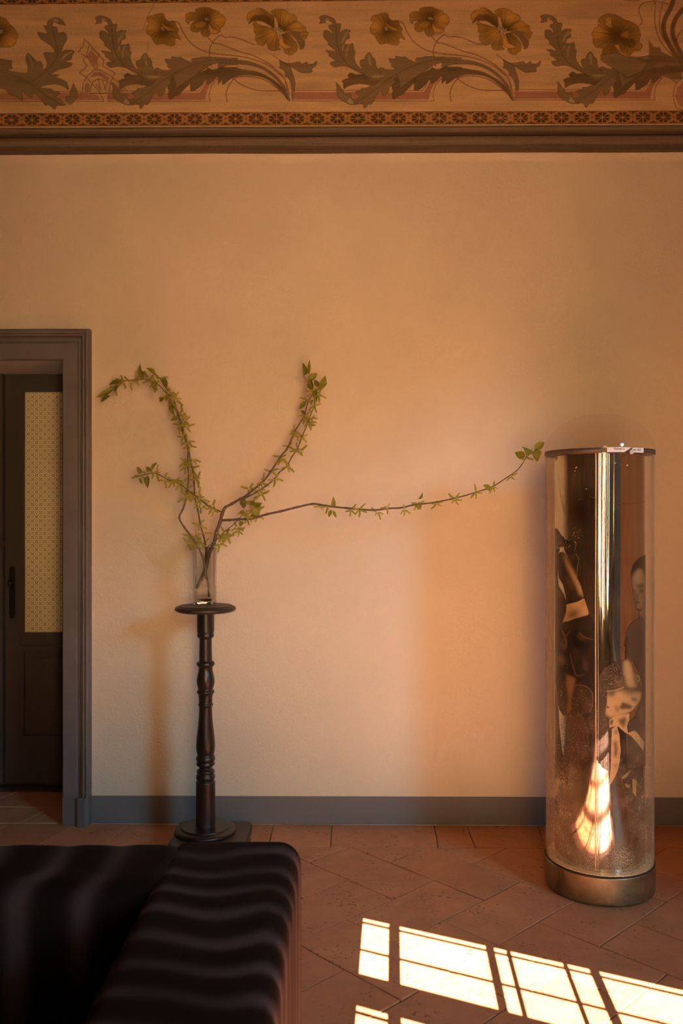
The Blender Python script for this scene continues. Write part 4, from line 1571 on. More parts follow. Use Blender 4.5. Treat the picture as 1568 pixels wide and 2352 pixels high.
# round top with moulded rim
rt = 0.1240
tp_ = [(0, ZT), (rt - 0.020, ZT), (rt - 0.0165, ZT - 0.0005), (rt - 0.0155, ZT - 0.003), (rt - 0.010, ZT - 0.0035), (rt - 0.003, ZT - 0.007), (rt, ZT - 0.013), (rt - 0.002, ZT - 0.019), (rt - 0.010, ZT - 0.024), (rt - 0.018, ZT - 0.026), (rt - 0.03, ZT - 0.0275), (0.034, ZT - 0.029), (0, ZT - 0.029)]
bm_obj('round_top', lathe_bm(tp_, 72), M['ebony_worn'], stand, True)
bp = [(0, 0.1045), (0.094, 0.1045), (0.0985, 0.104), (0.100, 0.102), (0.1005, 0.0975), (0.106, 0.0972), (0.116, 0.0955), (0.1225, 0.091), (0.1245, 0.0855), (0.1225, 0.0805), (0.118, 0.0775), (0, 0.0775)]
bm_obj('base_disc', lathe_bm(bp, 72), M['ebony'], stand, True)
# shaped plinth with cut corners
px0, px1 = P(415, 1886, -0.18).x - SX, P(573, 1900, -0.30).x - SX
py0, py1 = -0.150, 0.128
c_ = 0.028
out = [(px0 + c_, py0), (px1 - c_, py0), (px1 - c_ * 0.35, py0 + c_ * 0.35), (px1, py0 + c_), (px1, py1 - c_), (px1 - c_ * 0.35, py1 - c_ * 0.35), (px1 - c_, py1), (px0 + c_, py1), (px0 + c_ * 0.35, py1 - c_ * 0.35), (px0, py1 - c_), (px0, py0 + c_), (px0 + c_ * 0.35, py0 + c_ * 0.35)]
bm = bmesh.new()
lv = []
for z, s in ((0.0, 0.95), (0.012, 0.975), (0.026, 0.94), (0.030, 0.93), (0.034, 0.985), (0.048, 1.0), (0.070, 1.0), (0.0775, 0.985)):
    cxm, cym = (px0 + px1) / 2, (py0 + py1) / 2
    lv.append([bm.verts.new((cxm + (x - cxm) * s, cym + (y - cym) * s, z)) for x, y in out])
for a, b in zip(lv, lv[1:]):
    for i in range(len(out)):
        j = (i + 1) % len(out)
        bm.faces.new((a[i], a[j], b[j], b[i]))
bm.faces.new(lv[-1])
bm.faces.new(lv[0][::-1])
bm_obj('plinth', bm, M['ebony_worn'], stand)

# ------------------------------------------------------------------ vase
VX0, VX1 = P(443.3, 1390, -0.30).x, P(490, 1390, -0.30).x
VW = VX1 - VX0
VCX, VCY = (VX0 + VX1) / 2, -0.30 + VW / 2
VZ = P(470, 1258, -0.28).z - ZT
vase = tag(empty('glass_vase', (VCX, VCY, ZT)), 'square clear crystal vase with fluted sides and a cut textured foot', 'vase')


def sq(hw, ch, flute, z, n=1):
    """square ring with chamfered corners and a shallow flute on every face"""
    pts = []
    for q in range(4):
        a = q * math.pi / 2
        ca, sa = math.cos(a), math.sin(a)
        for u, d in ((-hw + ch, hw), (-hw * 0.45, hw), (-hw * 0.40, hw - flute), (hw * 0.40, hw - flute), (hw * 0.45, hw), (hw - ch, hw)):
            pts.append((u * ca - d * sa, u * sa + d * ca, z))
    return pts


bm = bmesh.new()
hw = VW / 2
rings = []
rs = random.Random(4)
rings.append(sq(hw - 0.002, 0.006, 0.0006, 0.0))
rings.append(sq(hw, 0.006, 0.0008, 0.002))
for i in range(1, 9):                          # knurled foot
    z = 0.002 + i * 0.0085
    rings.append(sq(hw + (0.0010 if i % 2 else -0.0006), 0.005, 0.0012 if i % 2 else 0.0, z - 0.0018))
    rings.append(sq(hw + (0.0010 if i % 2 else -0.0006), 0.005, 0.0012 if i % 2 else 0.0, z + 0.0018))
rings.append(sq(hw * 1.0, 0.009, 0.0018, 0.078))
rings.append(sq(hw * 1.07, 0.010, 0.0018, VZ - 0.003))
rings.append(sq(hw * 1.07 - 0.001, 0.010, 0.0018, VZ))
rings.append(sq(hw * 1.07 - 0.0050, 0.008, 0.0, VZ))
rings.append(sq(hw * 1.0 - 0.0060, 0.008, 0.0, 0.080))
rings.append(sq(hw * 1.0 - 0.0080, 0.008, 0.0, 0.024))
rings.append(sq(hw * 1.0 - 0.0120, 0.008, 0.0, 0.019))
R = [[bm.verts.new(p) for p in r] for r in rings]
n_ = len(R[0])
for a, b in zip(R, R[1:]):
    for i in range(n_):
        j = (i + 1) % n_
        bm.faces.new((a[i], a[j], b[j], b[i]))
bm.faces.new(R[0][::-1])
bm.faces.new(R[-1])
bm_obj('vase_body', bm, M['crystal'], vase)

bm = bmesh.new()
ra = [bm.verts.new(p) for p in sq(hw - 0.0035, 0.006, 0.0, 0.0012)]
rb = [bm.verts.new(p) for p in sq(hw - 0.0035, 0.006, 0.0, 0.016)]
for i in range(len(ra)):
    j = (i + 1) % len(ra)
    bm.faces.new((ra[i], ra[j], rb[j], rb[i]))
bm.faces.new(ra[::-1])
bm.faces.new(rb)
bm_obj('solid_foot', bm, M['crystal_foot'], vase)

# ------------------------------------------------------------------ branches
def leaf_mesh(name, wid, fold, bend, seed):
    rs = random.Random(seed)
    V, Fc = [], []
    n = 9
    for i in range(n + 1):
        t = i / n
        w = wid * (math.sin(math.pi * min(1, t ** 0.80)) ** 0.9) * (1 - 0.25 * t)
        if i == n:
            w = 0.002
        y = t
        z = -bend * t * t
        for s in (-1, -0.5, 0, 0.5, 1):
            ser = 1 + (0.06 if (i % 2 and abs(s) == 1) else 0)
            V.append((s * w * ser, y, z + fold * abs(s) * w * 2 - (0.015 * math.sin(i * 2.2) * abs(s))))
    for i in range(n):
        for k in range(4):
            a = i * 5 + k
            Fc.append((a, a + 1, a + 6, a + 5))
    # short stalk
    me = bpy.data.meshes.new(name)
    b0 = len(V)
    for k in range(4):
        th = k * math.pi / 2
        V.append((0.018 * math.cos(th), -0.16, 0.018 * math.sin(th)))
    for k in range(4):
        th = k * math.pi / 2
        V.append((0.015 * math.cos(th), 0.03, 0.015 * math.sin(th)))
    for k in range(4):
        j = (k + 1) % 4
        Fc.append((b0 + k, b0 + j, b0 + 4 + j, b0 + 4 + k))
    me.from_pydata(V, [], Fc)
    me.polygons.foreach_set('use_smooth', [True] * len(me.polygons))
    me.materials.append(M['leaf'])
    return me


def catkin_mesh(name, seed):
    rs = random.Random(seed)
    pts, rad = [], []
    n = 17
    bx_, bz_ = rs.uniform(-0.22, 0.22), rs.uniform(-0.2, 0.2)
    for i in range(n + 1):
        t = i / n
        pts.append((bx_ * t * t, t, bz_ * t * t))
        r = 0.195 * (1 - 0.42 * t) * (1.0 if i % 2 else 0.72)
        if i == 0:
            r = 0.03
        if i == n:
            r = 0.02
        rad.append(r)
    V, Fc = tube_mesh(pts, rad, 6)
    V = [Vector((v.x + rs.uniform(-.04, .04), v.y + rs.uniform(-.035, .035), v.z + rs.uniform(-.04, .04))) for v in V]
    me = bpy.data.meshes.new(name)
    me.from_pydata([tuple(v) for v in V], [], Fc)
    me.materials.append(M['catkin'])
    return me


LEAFM = [leaf_mesh('leaf', 0.30, 0.55, 0.18, 1), leaf_mesh('leaf', 0.30, 0.25, -0.15, 2), leaf_mesh('leaf', 0.30, 0.8, 0.3, 3)]
CATM = [catkin_mesh('catkin', i) for i in range(5)]
PXM = (D - 0.27) / F                         # metres per photo pixel at the plant


def frame_from(direction, facing):
    y = Vector(direction).normalized()
    z = Vector(facing) - y * Vector(facing).dot(y)
    z.normalize()
    x = y.cross(z)
    return Matrix((x, y, z)).transposed().to_4x4()


def put(mesh, name, root, base, tip, width=None, roll=0.0, tilt=0.0):
    d = Vector(tip) - Vector(base)
    L = d.length
    face = Vector((0.25 * math.sin(roll * 7), -1, 0.35 * math.cos(roll * 5)))
    Mx = frame_from(d, face) @ Matrix.Rotation(roll, 4, 'Y')
    wsc = width / (2 * 0.30) if width else L
    o = bpy.data.objects.new(name, mesh)
    o.matrix_world = Matrix.Translation(Vector(base) - Vector(root.location)) @ Mx @ Matrix.Diagonal((wsc, L, wsc if width else L, 1))
    link(o, root)
    return o


BR = []


class Branch:
    def __init__(self, label):
        self.root = tag(empty('budding_branch', (VCX, VCY, ZT + 0.03)), label, 'branch', 'budding branches in the glass vase')

    def stem(self, pts, y0, y1, r0, r1, name='stem', sub=5, knob=0.12, ys=None):
        n = len(pts)
        L = [0]
        for a, b in zip(pts, pts[1:]):
            L.append(L[-1] + math.hypot(a[0] - b[0], a[1] - b[1]))
        p3 = []
        for p, l in zip(pts, L):
            t = l / L[-1]
            Y = y0 + (y1 - y0) * t if ys is None else np.interp(t, *ys)
            p3.append(P(p[0], p[1], Y))
        q = catmull(p3, sub)
        rs = random.Random(len(pts))
        m = len(q)
        rad = []
        for i in range(m):
            t = i / (m - 1)
            r = r0 + (r1 - r0) * t ** 0.8
            if i % sub == 0 and 0 < i < m - 1:
                r *= 1 + knob * 2.2
            elif rs.random() < 0.3:
                r *= 1 + knob * rs.random()
            rad.append(r * PXM)
        off = Vector(self.root.location)
        V, Fc = tube_mesh([Vector(v) - off for v in q], rad, 7)
        mesh_obj(name, V, Fc, M['bark'], self.root, True)
        self.last = (pts, p3)
        return self

    def y_at(self, x, y):
        pts, p3 = self.last
        i = min(range(len(pts)), key=lambda k: (pts[k][0] - x) ** 2 + (pts[k][1] - y) ** 2)
        return p3[i].y

    def catkins(self, nodes, bias=(0.25, 0.85), ln=(13, 21)):
        rs = random.Random(len(nodes) * 7 + int(nodes[0][0]))
        for nd in nodes:
            x, y, n = nd[:3]
            Y = self.y_at(x, y)
            b = P(x, y, Y)
            th0 = rs.uniform(0, 6.28)
            for k in range(n):
                th = th0 + k * 6.28 / n + rs.uniform(-0.5, 0.5)
                dx, dy = math.cos(th) + bias[0] * 0.5, math.sin(th) + bias[1] * 0.45   # photo y is downwards
                l = rs.uniform(*ln)
                q = math.hypot(dx, dy)
                dx, dy = dx / q, dy / q
                yy = Y + rs.uniform(-0.016, 0.010)
                st = 0.12
                bb = P(x + dx * l * st, y + dy * l * st, Y + (yy - Y) * st)
                tt = P(x + dx * l, y + dy * l, yy)
                put(rs.choice(CATM), 'catkin', self.root, bb, tt, None, rs.uniform(0, 6.28))
            # bud scale at the node
        return self

    def leaves(self, items):
        rs = random.Random(len(items) + 31)
        for (x0, y0, x1, y1, w) in items:
            Y = self.y_at(x0, y0)
            b = P(x0, y0, Y - 0.003)
            tq = P(x1, y1, Y - 0.003 + rs.uniform(-0.012, 0.012))
            put(LEAFM[rs.randrange(3)], 'leaf', self.root, b, tq, w * PXM * 1.3, rs.uniform(-0.5, 0.5))
        return self


# arching stem on the left
b1 = Branch('tallest left budding branch arching over toward the door frame')
b1.stem([(480, 1371), (478, 1345), (472, 1314), (472, 1280), (473, 1260), (467, 1230), (459.6, 1203.6), (453.5, 1168), (446.6, 1140.8), (445.8, 1107), (443.5, 1085.7), (436.6, 1058), (433.5, 1033), (423.5, 1000.8), (418.4, 975), (409.8, 950.9), (401, 926.8), (392.5, 906), (382.2, 892), (370, 873.4), (359.8, 861)], -0.255, -0.17, 2.6, 1.0)
b1.leaves([(341, 865, 329, 851, 9), (355, 861, 336, 843, 9), (355, 873, 357, 903.5, 11), (382, 891, 374.5, 863, 10), (377, 913, 365, 923, 10), (382, 906, 382, 923, 9), (391, 930, 399.5, 955, 9), (410, 956, 390, 965.5, 9), (411, 980, 418, 992, 7)])
b1.catkins([(352, 880, 3), (366, 871, 3), (392, 900, 5), (398, 915, 5), (395, 926, 3), (404, 920, 2), (418, 950, 5), (425, 965, 5), (414, 977, 4), (430, 980, 3), (420, 1004, 4), (431, 1014, 4), (436, 1023, 4), (443, 1056, 4), (440, 1075, 3), (447, 1096, 5), (452, 1100, 5), (448, 1140, 3), (462, 1165, 4), (458, 1205, 4), (468, 1225, 2), (466, 1245, 3)])
b1.stem([(459, 1170), (461, 1180), (464, 1172)], -0.26, -0.26, 0.7, 0.5, 'twig')

# second stem, kinked low then parallel, drooping to the door
b2 = Branch('kinked left budding branch bending out low, its tip drooping beside the door frame')
b2.stem([(473, 1330), (470, 1300), (464, 1275), (455.8, 1258.7), (438, 1231), (422.9, 1211), (411.4, 1189), (419.8, 1170), (427.5, 1145.4), (430.5, 1122), (432.8, 1098), (431.3, 1061), (430.5, 1027.5), (421.5, 1000), (413.2, 969.8), (404.6, 944), (396, 930), (389, 909.5), (377, 897.5), (361.5, 882), (342.6, 873.4), (330.5, 870), (313, 871.7), (282.3, 876), (273.7, 880), (251, 892), (236, 906)], -0.28, -0.10, 2.6, 0.7)
b2.leaves([(284, 873, 263, 871, 12), (275, 880, 249, 882, 9), (262, 892, 221, 914, 11), (253, 909, 229, 924, 9), (254, 898, 236, 914, 9), (268, 884, 262, 900, 10), (330.5, 868, 318.5, 836, 11), (329, 873, 312, 862, 6), (336, 866, 322, 851, 7)])
b2.catkins([(284, 878, 2), (300, 877, 3), (313, 873, 2), (343, 874, 3), (265, 890, 3), (425, 1060, 3), (424, 1073, 4), (420, 1105, 3), (428, 1125, 4), (432, 1138, 6), (424, 1142, 4), (436, 1232, 5), (433, 1247, 5), (450, 1249, 3), (460, 1248, 3)])

# main forked stem
b3 = Branch('thick forked main branch, forks rising to the right and one long shoot reaching the cylinder')
b3.stem([(452, 1351), (462, 1330), (473, 1302), (478, 1278), (484, 1262), (491, 1248), (497, 1222), (505, 1200), (509, 1183), (514, 1171)], -0.255, -0.27, 4.4, 3.8)
b3.stem([(512, 1173), (518, 1165), (533, 1157), (550, 1147), (566, 1138), (580, 1126), (601.4, 1108.4), (621.3, 1083.5), (643, 1050), (661, 1027), (676, 992), (697.6, 956), (706, 926), (716, 908), (724, 894.5)], -0.27, -0.20, 3.6, 0.9, 'stem')
b3.leaves([(697.6, 863, 696.8, 831.5, 10), (707.5, 861, 710, 826.6, 7), (709, 873, 728, 858, 14), (730.7, 889.6, 721.6, 871, 10), (731.6, 884.6, 750, 864, 15), (729, 893, 745.7, 889.6, 10), (717.5, 896, 709, 873, 12), (724, 896, 725.8, 922.7, 10), (701, 922.7, 687, 942, 10), (701, 947, 690, 944, 7), (713, 921, 715, 928, 7), (720, 888, 706, 862, 8)])
b3.catkins([(705, 915, 4), (722, 897, 3), (735, 887, 2), (700, 955, 4), (710, 965, 3), (676, 990, 4), (684, 1000, 3), (662, 1025, 4), (645, 1050, 4), (650, 1057, 2), (622, 1082, 4), (600, 1106, 4), (572, 1122, 4)])
b3.stem([(718, 898), (706, 875), (699, 864)], -0.20, -0.19, 0.7, 0.5, 'twig')
b3.stem([(550, 1148), (560, 1145), (590, 1130), (609.7, 1116.7), (628, 1101.8), (641, 1085), (657.8, 1072), (669.4, 1050), (682.7, 1030.5), (692.6, 1004), (706, 974), (714, 951), (721.6, 931), (720.8, 917.8)], -0.275, -0.24, 2.0, 0.8, 'stem')
b3.catkins([(596, 1125, 5), (600, 1135, 3), (632, 1100, 4), (660, 1072, 4), (683, 1030, 4), (690, 1035, 3), (693, 1002, 4), (708, 972, 5), (714, 960, 3), (722, 930, 4), (730, 905, 4)])
b3.leaves([(559, 1145, 559, 1169, 13), (598, 1160, 590, 1172, 8)])
b3.stem([(511, 1177), (504, 1174), (487, 1167), (470, 1156), (453.5, 1142), (432, 1126), (415, 1113), (403, 1105.6), (387.4, 1102.4), (358, 1087), (337.4, 1088.6), (322, 1092), (313, 1097)], -0.27, -0.21, 1.9, 0.7, 'twig')
b3.leaves([(322, 1089, 315, 1071, 9), (320, 1097, 327, 1112, 6), (337.5, 1095.5, 338.3, 1119.6, 11), (348, 1083.5, 334, 1072, 9), (350, 1079, 360, 1061, 7)])
b3.catkins([(322, 1092, 2), (337, 1086, 3), (352, 1084, 3), (361, 1086, 2), (378, 1103, 4), (398, 1105, 4), (412, 1112, 4), (456, 1138, 4), (462, 1148, 5), (488, 1162, 4), (490, 1172, 3)])
long_ = [(511, 1195), (527, 1194.4), (548, 1193), (579, 1191), (613, 1181), (643, 1174.7), (682.7, 1164.8), (719, 1157.5), (747, 1161.7), (794.8, 1167), (856, 1171.6), (890.4, 1168), (921, 1166.4), (947.8, 1160), (974.6, 1156.9), (1002.5, 1153), (1037, 1146), (1065.7, 1138.7), (1088.6, 1132), (1113.5, 1124), (1134.5, 1115.7), (1161, 1098.5), (1186, 1081), (1197.7, 1067), (1207, 1052.6), (1220.6, 1037)]
b3.stem(long_, -0.27, -0.46, 3.0, 0.8, 'stem')
b3.catkins([(735, 1162, 2), (754, 1164, 3), (805, 1170, 4), (826, 1170, 5), (866, 1176, 4), (888, 1164, 3), (928, 1170, 4), (958, 1156, 5), (1002, 1156, 4), (1044, 1146, 5), (1094, 1130, 4), (1132, 1119, 5), (1172, 1094, 3), (1208, 1050, 2)], (0.2, 1.0), (10, 19))
b3.leaves([(760, 1163.6, 767, 1141.6, 9), (760, 1171, 754.6, 1187.5, 7), (764, 1173, 772, 1189, 6), (957, 1156, 967, 1171, 9), (960, 1145, 972, 1132, 6), (1127, 1120.5, 1109.7, 1113, 9), (1205, 1052.5, 1182, 1038, 15), (1208, 1047, 1205, 1026, 15), (1228, 1031, 1250, 1015, 14), (1222, 1038, 1238, 1059, 18), (1226, 1036, 1236, 1042, 9), (1121, 1125, 1127, 1129, 6)])
b3.stem([(1207, 1052), (1209, 1043)], -0.455, -0.455, 0.6, 0.5, 'twig')
b3.stem([(1220, 1037.5), (1222, 1030)], -0.46, -0.46, 0.6, 0.4, 'twig')
b3.stem([(559, 1193), (570, 1182), (578, 1171), (585, 1161)], -0.28, -0.29, 1.4, 0.8, 'twig')
b3.catkins([(584, 1160, 4), (578, 1152, 4), (588, 1172, 5), (575, 1180, 4), (568, 1188, 4), (592, 1186, 4)])
b3.leaves([(585, 1166, 600, 1154, 10), (576, 1184, 592, 1190, 10), (586, 1160, 572, 1150, 8)])

# thin twig low on the right
b4 = Branch('thin short budding twig leaning right out of the vase mouth')
b4.stem([(474, 1290), (476, 1266), (478, 1255.6), (498, 1238.8), (514.7, 1222), (539, 1202), (562, 1176)], -0.262, -0.30, 1.1, 0.8)
b4.leaves([(550, 1197, 553, 1210, 10), (562, 1176, 548, 1178, 7), (520, 1222, 528, 1215, 7)])
b4.catkins([(504, 1248, 4), (506, 1230, 3), (516, 1225, 5), (520, 1232, 5), (543, 1212, 5), (546, 1220, 4), (562, 1176, 3)])

# ------------------------------------------------------------------ mirrored display cylinder
TC = Vector((0, 0, 0))
dC = 3.225
uC = (1375.5 - CX) / F
TC = Vector((CAMX + (CP * uC - SP) * dC, -D + (SP * uC + CP) * dC, 0))
TX, TY = TC.x, TC.y
RB, RT, RM = 0.1965, 0.1925, 0.1615
tube = tag(empty('display_cylinder', (TX, TY, 0)), 'clear domed acrylic cylinder on a brass foot holding a printed mirror sheet', 'sculpture')

rz0, rz1 = 0.004, 0.1035
bm_obj('brass_base', lathe_bm([(0, rz0), (RB - 0.004, rz0), (RB - 0.001, rz0 + 0.003), (RB, rz0 + 0.008), (RB, rz1 - 0.004), (RB - 0.0015, rz1), (0, rz1)], 96), M['bronze'], tube, True)
bm_obj('foot_pad', lathe_bm([(0, 0.0), (RB - 0.012, 0.0), (RB - 0.010, rz0), (0, rz0)], 64), M['rubber'], tube)
bm_obj('gasket', lathe_bm([(RT - 0.02, rz1), (RB - 0.001, rz1), (RB - 0.0005, rz1 + 0.002), (RT, rz1 + 0.003), (RT - 0.02, rz1 + 0.003)], 96), M['rubber'], tube, True)
zr0, zr1 = 1.589, 1.6045
zt0 = rz1 + 0.003
# outer tube, 4 mm wall
o = bm_obj('acrylic_tube', lathe_bm([(RT, zt0), (RT, zr0), (RT - 0.004, zr0), (RT - 0.004, zt0), (RT, zt0)], 128), M['plexi'], tube, True)
# acrylic rim plate at the foot, pale annulus between mirror sheet and tube
bm_obj('foot_plate', lathe_bm([(RM + 0.001, zt0), (RT - 0.0045, zt0), (RT - 0.0045, zt0 + 0.004), (RM + 0.001, zt0 + 0.004), (RM + 0.001, zt0)], 96), M['acrylic_edge'], tube, True)
# dome
dz = 0.1375
pr = []
for k in range(33):
    th = math.pi / 2 * k / 32
    pr.append(((RB - 0.001) * math.cos(th) ** 0.96 if k < 32 else 0.0, zr1 + dz * math.sin(th)))
pin = [(max(0, r - 0.003), zr1 + (z - zr1) * 0.98) for r, z in pr]
bm_obj('acrylic_dome', lathe_bm(pr, 96), M['plexi_dome'], tube, True)


def cyl_theta(px, r):
    """angle on a circle of radius r about the axis whose near side shows at column px"""
    best, bt = 1e9, 0
    for i in range(4000):
        th = -math.pi * i / 4000
        X, Y = TX + r * math.cos(th), TY + r * math.sin(th)
        # near side only
        if (X - CAMX) * math.cos(th) + (Y + D) * math.sin(th) > 0:
            continue
        q = project(X, Y, H)[0]
        if abs(q - px) < best:
            best, bt = abs(q - px), th
    return bt


def arc_band(name, th0, th1, r0, r1, z0, z1, mat, n=60):
    bm = bmesh.new()
    R_ = []
    for i in range(n + 1):
        th = th0 + (th1 - th0) * i / n
        c, s = math.cos(th), math.sin(th)
        R_.append([bm.verts.new((r * c, r * s, z)) for r, z in ((r0, z0), (r1, z0), (r1, z1), (r0, z1))])
    for a, b in zip(R_, R_[1:]):
        for i in range(4):
            j = (i + 1) % 4
            bm.faces.new((a[i], b[i], b[j], a[j]))
    bm.faces.new(R_[0])
    bm.faces.new(R_[-1][::-1])
    return bm_obj(name, bm, mat, tube, True)


# collar ring, open for a short stretch beside the label
tg0, tg1 = cyl_theta(1382, RB), cyl_theta(1396, RB)
arc_band('collar_ring', tg1, tg0 + 2 * math.pi, RM + 0.004, RB, zr0, zr1, M['collar'], 120)
arc_band('collar_flange', 0, 2 * math.pi, RM - 0.001, RB - 0.002, zr0 - 0.0015, zr0 + 0.001, M['plexi_dome'], 96)

# mirror sheet: rolled foil with an overlapping seam and a few ripples
ths = cyl_theta(1369, RM)
nth, nz = 420, 150
TH = np.linspace(ths + 0.02, ths + 2 * math.pi + 0.035, nth)
ZZ = np.linspace(zt0 + 0.001, zr0 - 0.001, nz)
THg, ZZg = np.meshgrid(TH, ZZ)
rel = THg - ths
R_ = RM + 0.0 * THg
fade = np.clip((ZZg - 0.90) / 0.4, 0, 1)
win_ = np.exp(-((rel - 0.24) / 0.20) ** 2)
R_ = R_ + fade * win_ * (0.0008 * np.sin(rel * 50 + 1.5 * np.sin(ZZg * 2.2)) + 0.0003 * np.sin(rel * 97 + ZZg))
R_ = R_ + 0.0002 * np.sin(3 * rel + ZZg * 3)
endf = np.clip((rel - 2 * math.pi + 0.08) / 0.1, 0, 1)
R_ = R_ + endf * 0.0003
G = np.stack([R_ * np.cos(THg), R_ * np.sin(THg), ZZg], -1)
grid_mesh('mirror_sheet', G, None, M['mirror'], parent=tube, smooth=True)
# pale edges of the foil along the seam
def vstrip(name, px, z0, z1, r, w, mat):
    th = cyl_theta(px, r)
    bm = bmesh.new()
    n = 24
    prev = None
    for i in range(n + 1):
        z = z0 + (z1 - z0) * i / n
        d = 0.0006 * math.sin(z * 7 + px)
        a = th + (d - w / 2) / r
        b = th + (d + w / 2) / r
        row = [bm.verts.new((rr * math.cos(q), rr * math.sin(q), z)) for rr, q in ((r, a), (r + 0.0012, a), (r + 0.0012, b), (r, b))]
        if prev:
            for k in range(4):
                j = (k + 1) % 4
                bm.faces.new((prev[k], prev[j], row[j], row[k]))
        prev = row
    return bm_obj(name, bm, mat, tube, True)


vstrip('sheet_edge', 1367.5, zt0 + 0.006, zr0 - 0.002, RM + 0.0022, 0.0042, M['foil_edge'])
vstrip('sheet_edge', 1373.0, zt0 + 0.006, zr0 - 0.002, RM + 0.0020, 0.0022, M['foil_edge'])

# ---- printed figures on the sheet
pg = Ras(1262, 1492, 1020, 2030, 2.0, (0.03, 0.02, 0.012), True)
K0, K1, K2, K3, K4 = (0.006, 0.004, 0.003), (0.020, 0.012, 0.008), (0.070, 0.043, 0.024), (0.24, 0.150, 0.075), (0.52, 0.35, 0.17)
z7 = lambda z: [(1240 + x / 9.044, 1190 + y / 9.044) for x, y in z]
z8b = lambda z: [(1250 + x / 5.88, 1450 + y / 5.88) for x, y in z]
z8a = lambda z: [(1360 + x / 5.88, 1450 + y / 5.88) for x, y in z]
z6 = lambda z: [(1220 + x / 4.506, 930 + y / 4.506) for x, y in z]
# raised arm and shoulder, left
pg.poly(z7([(200, 600), (300, 600), (420, 640), (380, 720), (350, 900), (350, 1100), (380, 1400), (490, 1590), (560, 1800), (545, 1950), (470, 2130), (400, 2400), (200, 2400)]), K1, 1, op=1)
pg.poly(z7([(200, 200), (310, 205), (350, 225), (400, 290), (440, 360), (500, 410), (530, 520), (490, 600), (400, 610), (340, 600), (200, 560)]), K1, 1, op=1)
pg.poly(z7([(360, 300), (420, 400), (440, 560), (390, 590), (360, 450)]), K2, .6, blur=3.9)
pg.poly(z7([(480, 440), (540, 455), (620, 435), (700, 470), (745, 500), (742, 600), (712, 690), (765, 750), (818, 870), (792, 960), (765, 1240), (700, 1130), (600, 950), (560, 760), (500, 650)]), K0, 1, op=1)
pg.line(z7([(700, 475), (742, 505), (738, 600), (715, 680)]), 1.8, K3, .8, soft=2.5)
pg.line(z7([(740, 730), (808, 870), (785, 960), (768, 1220)]), 1.8, K3, .8, soft=2.5)
pg.poly(z7([(640, 780), (720, 760), (720, 860), (660, 900)]), K2, .7, blur=3.9)
pg.poly(z7([(400, 710), (470, 700), (540, 780), (600, 940), (700, 1120), (800, 1290), (860, 1430), (920, 1660), (760, 1745), (550, 1785), (540, 1640), (470, 1380), (390, 1250), (340, 1000), (350, 800)]), K1, 1, op=1)
pg.poly(z7([(470, 720), (540, 800), (600, 950), (700, 1130), (800, 1300), (860, 1440), (910, 1640), (840, 1600), (740, 1380), (620, 1120), (540, 950)]), K4, .95, blur=4.8)
pg.poly(z7([(560, 1180), (640, 1330), (700, 1500), (640, 1500), (560, 1300)]), K3, .45, blur=5.6)
pg.poly(z7([(540, 1640), (700, 1640), (910, 1650), (760, 1740), (550, 1785)]), K0, .9, blur=3.9)
pg.line(z7([(300, 620), (400, 640), (500, 700), (560, 790)]), 3.0, K3, .7, soft=3)
pg.poly(z7([(550, 1790), (760, 1745), (915, 1665), (960, 1790), (1012, 1960), (1000, 2010), (880, 2050), (720, 2090), (560, 2150), (470, 2150), (540, 1950)]), K4, .95, op=1)
pg.poly(z7([(620, 1930), (760, 1880), (830, 1920), (800, 2060), (620, 2130), (560, 2050)]), K1, .8, blur=7.3)
pg.poly(z7([(870, 1720), (930, 1730), (950, 1830), (890, 1830)]), K2, .6, blur=5.6)
pg.poly(z7([(380, 1440), (470, 1560), (500, 1700), (420, 1640), (360, 1520)]), K3, .6, blur=5.6)
pg.poly(z7([(500, 2170), (720, 2095), (900, 2040), (1010, 2010), (1060, 2060), (1105, 2130), (1100, 2420), (300, 2420), (360, 2200)]), K1, 1, op=1)
pg.poly(z7([(720, 2110), (900, 2050), (1040, 2060), (1080, 2200), (960, 2300), (760, 2280)]), K0, .85, blur=5.6)
# huddled dark figures, left middle
pg.poly(z8b([(60, -20), (690, -20), (680, 640), (660, 1180), (640, 1190), (600, 1090), (500, 1120), (350, 1158), (250, 1130), (200, 1060), (150, 720), (60, 1250)]), K0, 1, op=1)
pg.line(sm(z8b([(240, 0), (290, 110), (290, 210)])), 3.0, K3, .7, soft=5)
pg.line(sm(z8b([(350, -10), (300, 60), (250, 120)])), 5, K2, .8, soft=5)
pg.line(sm(z8b([(470, 20), (540, 80), (650, 110)])), 2.4, K3, .45, soft=5)
pg.poly(z8b([(200, 300), (260, 340), (280, 450), (230, 440), (180, 390)]), K3, .6, blur=5.6)
pg.line(sm(z8b([(345, 300), (380, 450), (430, 590), (520, 590)])), 2.0, K3, .45, soft=3)
pg.poly(z8b([(510, 320), (580, 420), (590, 540), (530, 530)]), K2, .75, blur=3.9)
pg.poly(z8b([(180, 1000), (160, 850), (250, 650), (430, 715), (560, 740), (640, 820), (650, 960), (610, 1090), (500, 1120), (350, 1158), (250, 1130)]), K1, 1, op=1)
pg.poly(z8b([(300, 580), (420, 640), (400, 760), (360, 900), (350, 1080), (310, 1110), (330, 900), (300, 750)]), K3, .8, blur=3.9)
pg.poly(z8b([(440, 780), (520, 760), (560, 860), (520, 960), (450, 900)]), K2, .7, blur=5.6)
pg.poly(z8b([(520, 930), (620, 900), (620, 1050), (520, 1080)]), K2, .6, blur=5.6)
pg.poly(z8b([(240, 800), (300, 850), (290, 1000), (250, 1050)]), K2, .6, blur=5.6)
pg.line(sm(z8b([(430, 720), (560, 745), (640, 830), (648, 960), (610, 1085), (480, 1125), (350, 1155), (250, 1130)])), 1.4, K3, .75, soft=2.5)
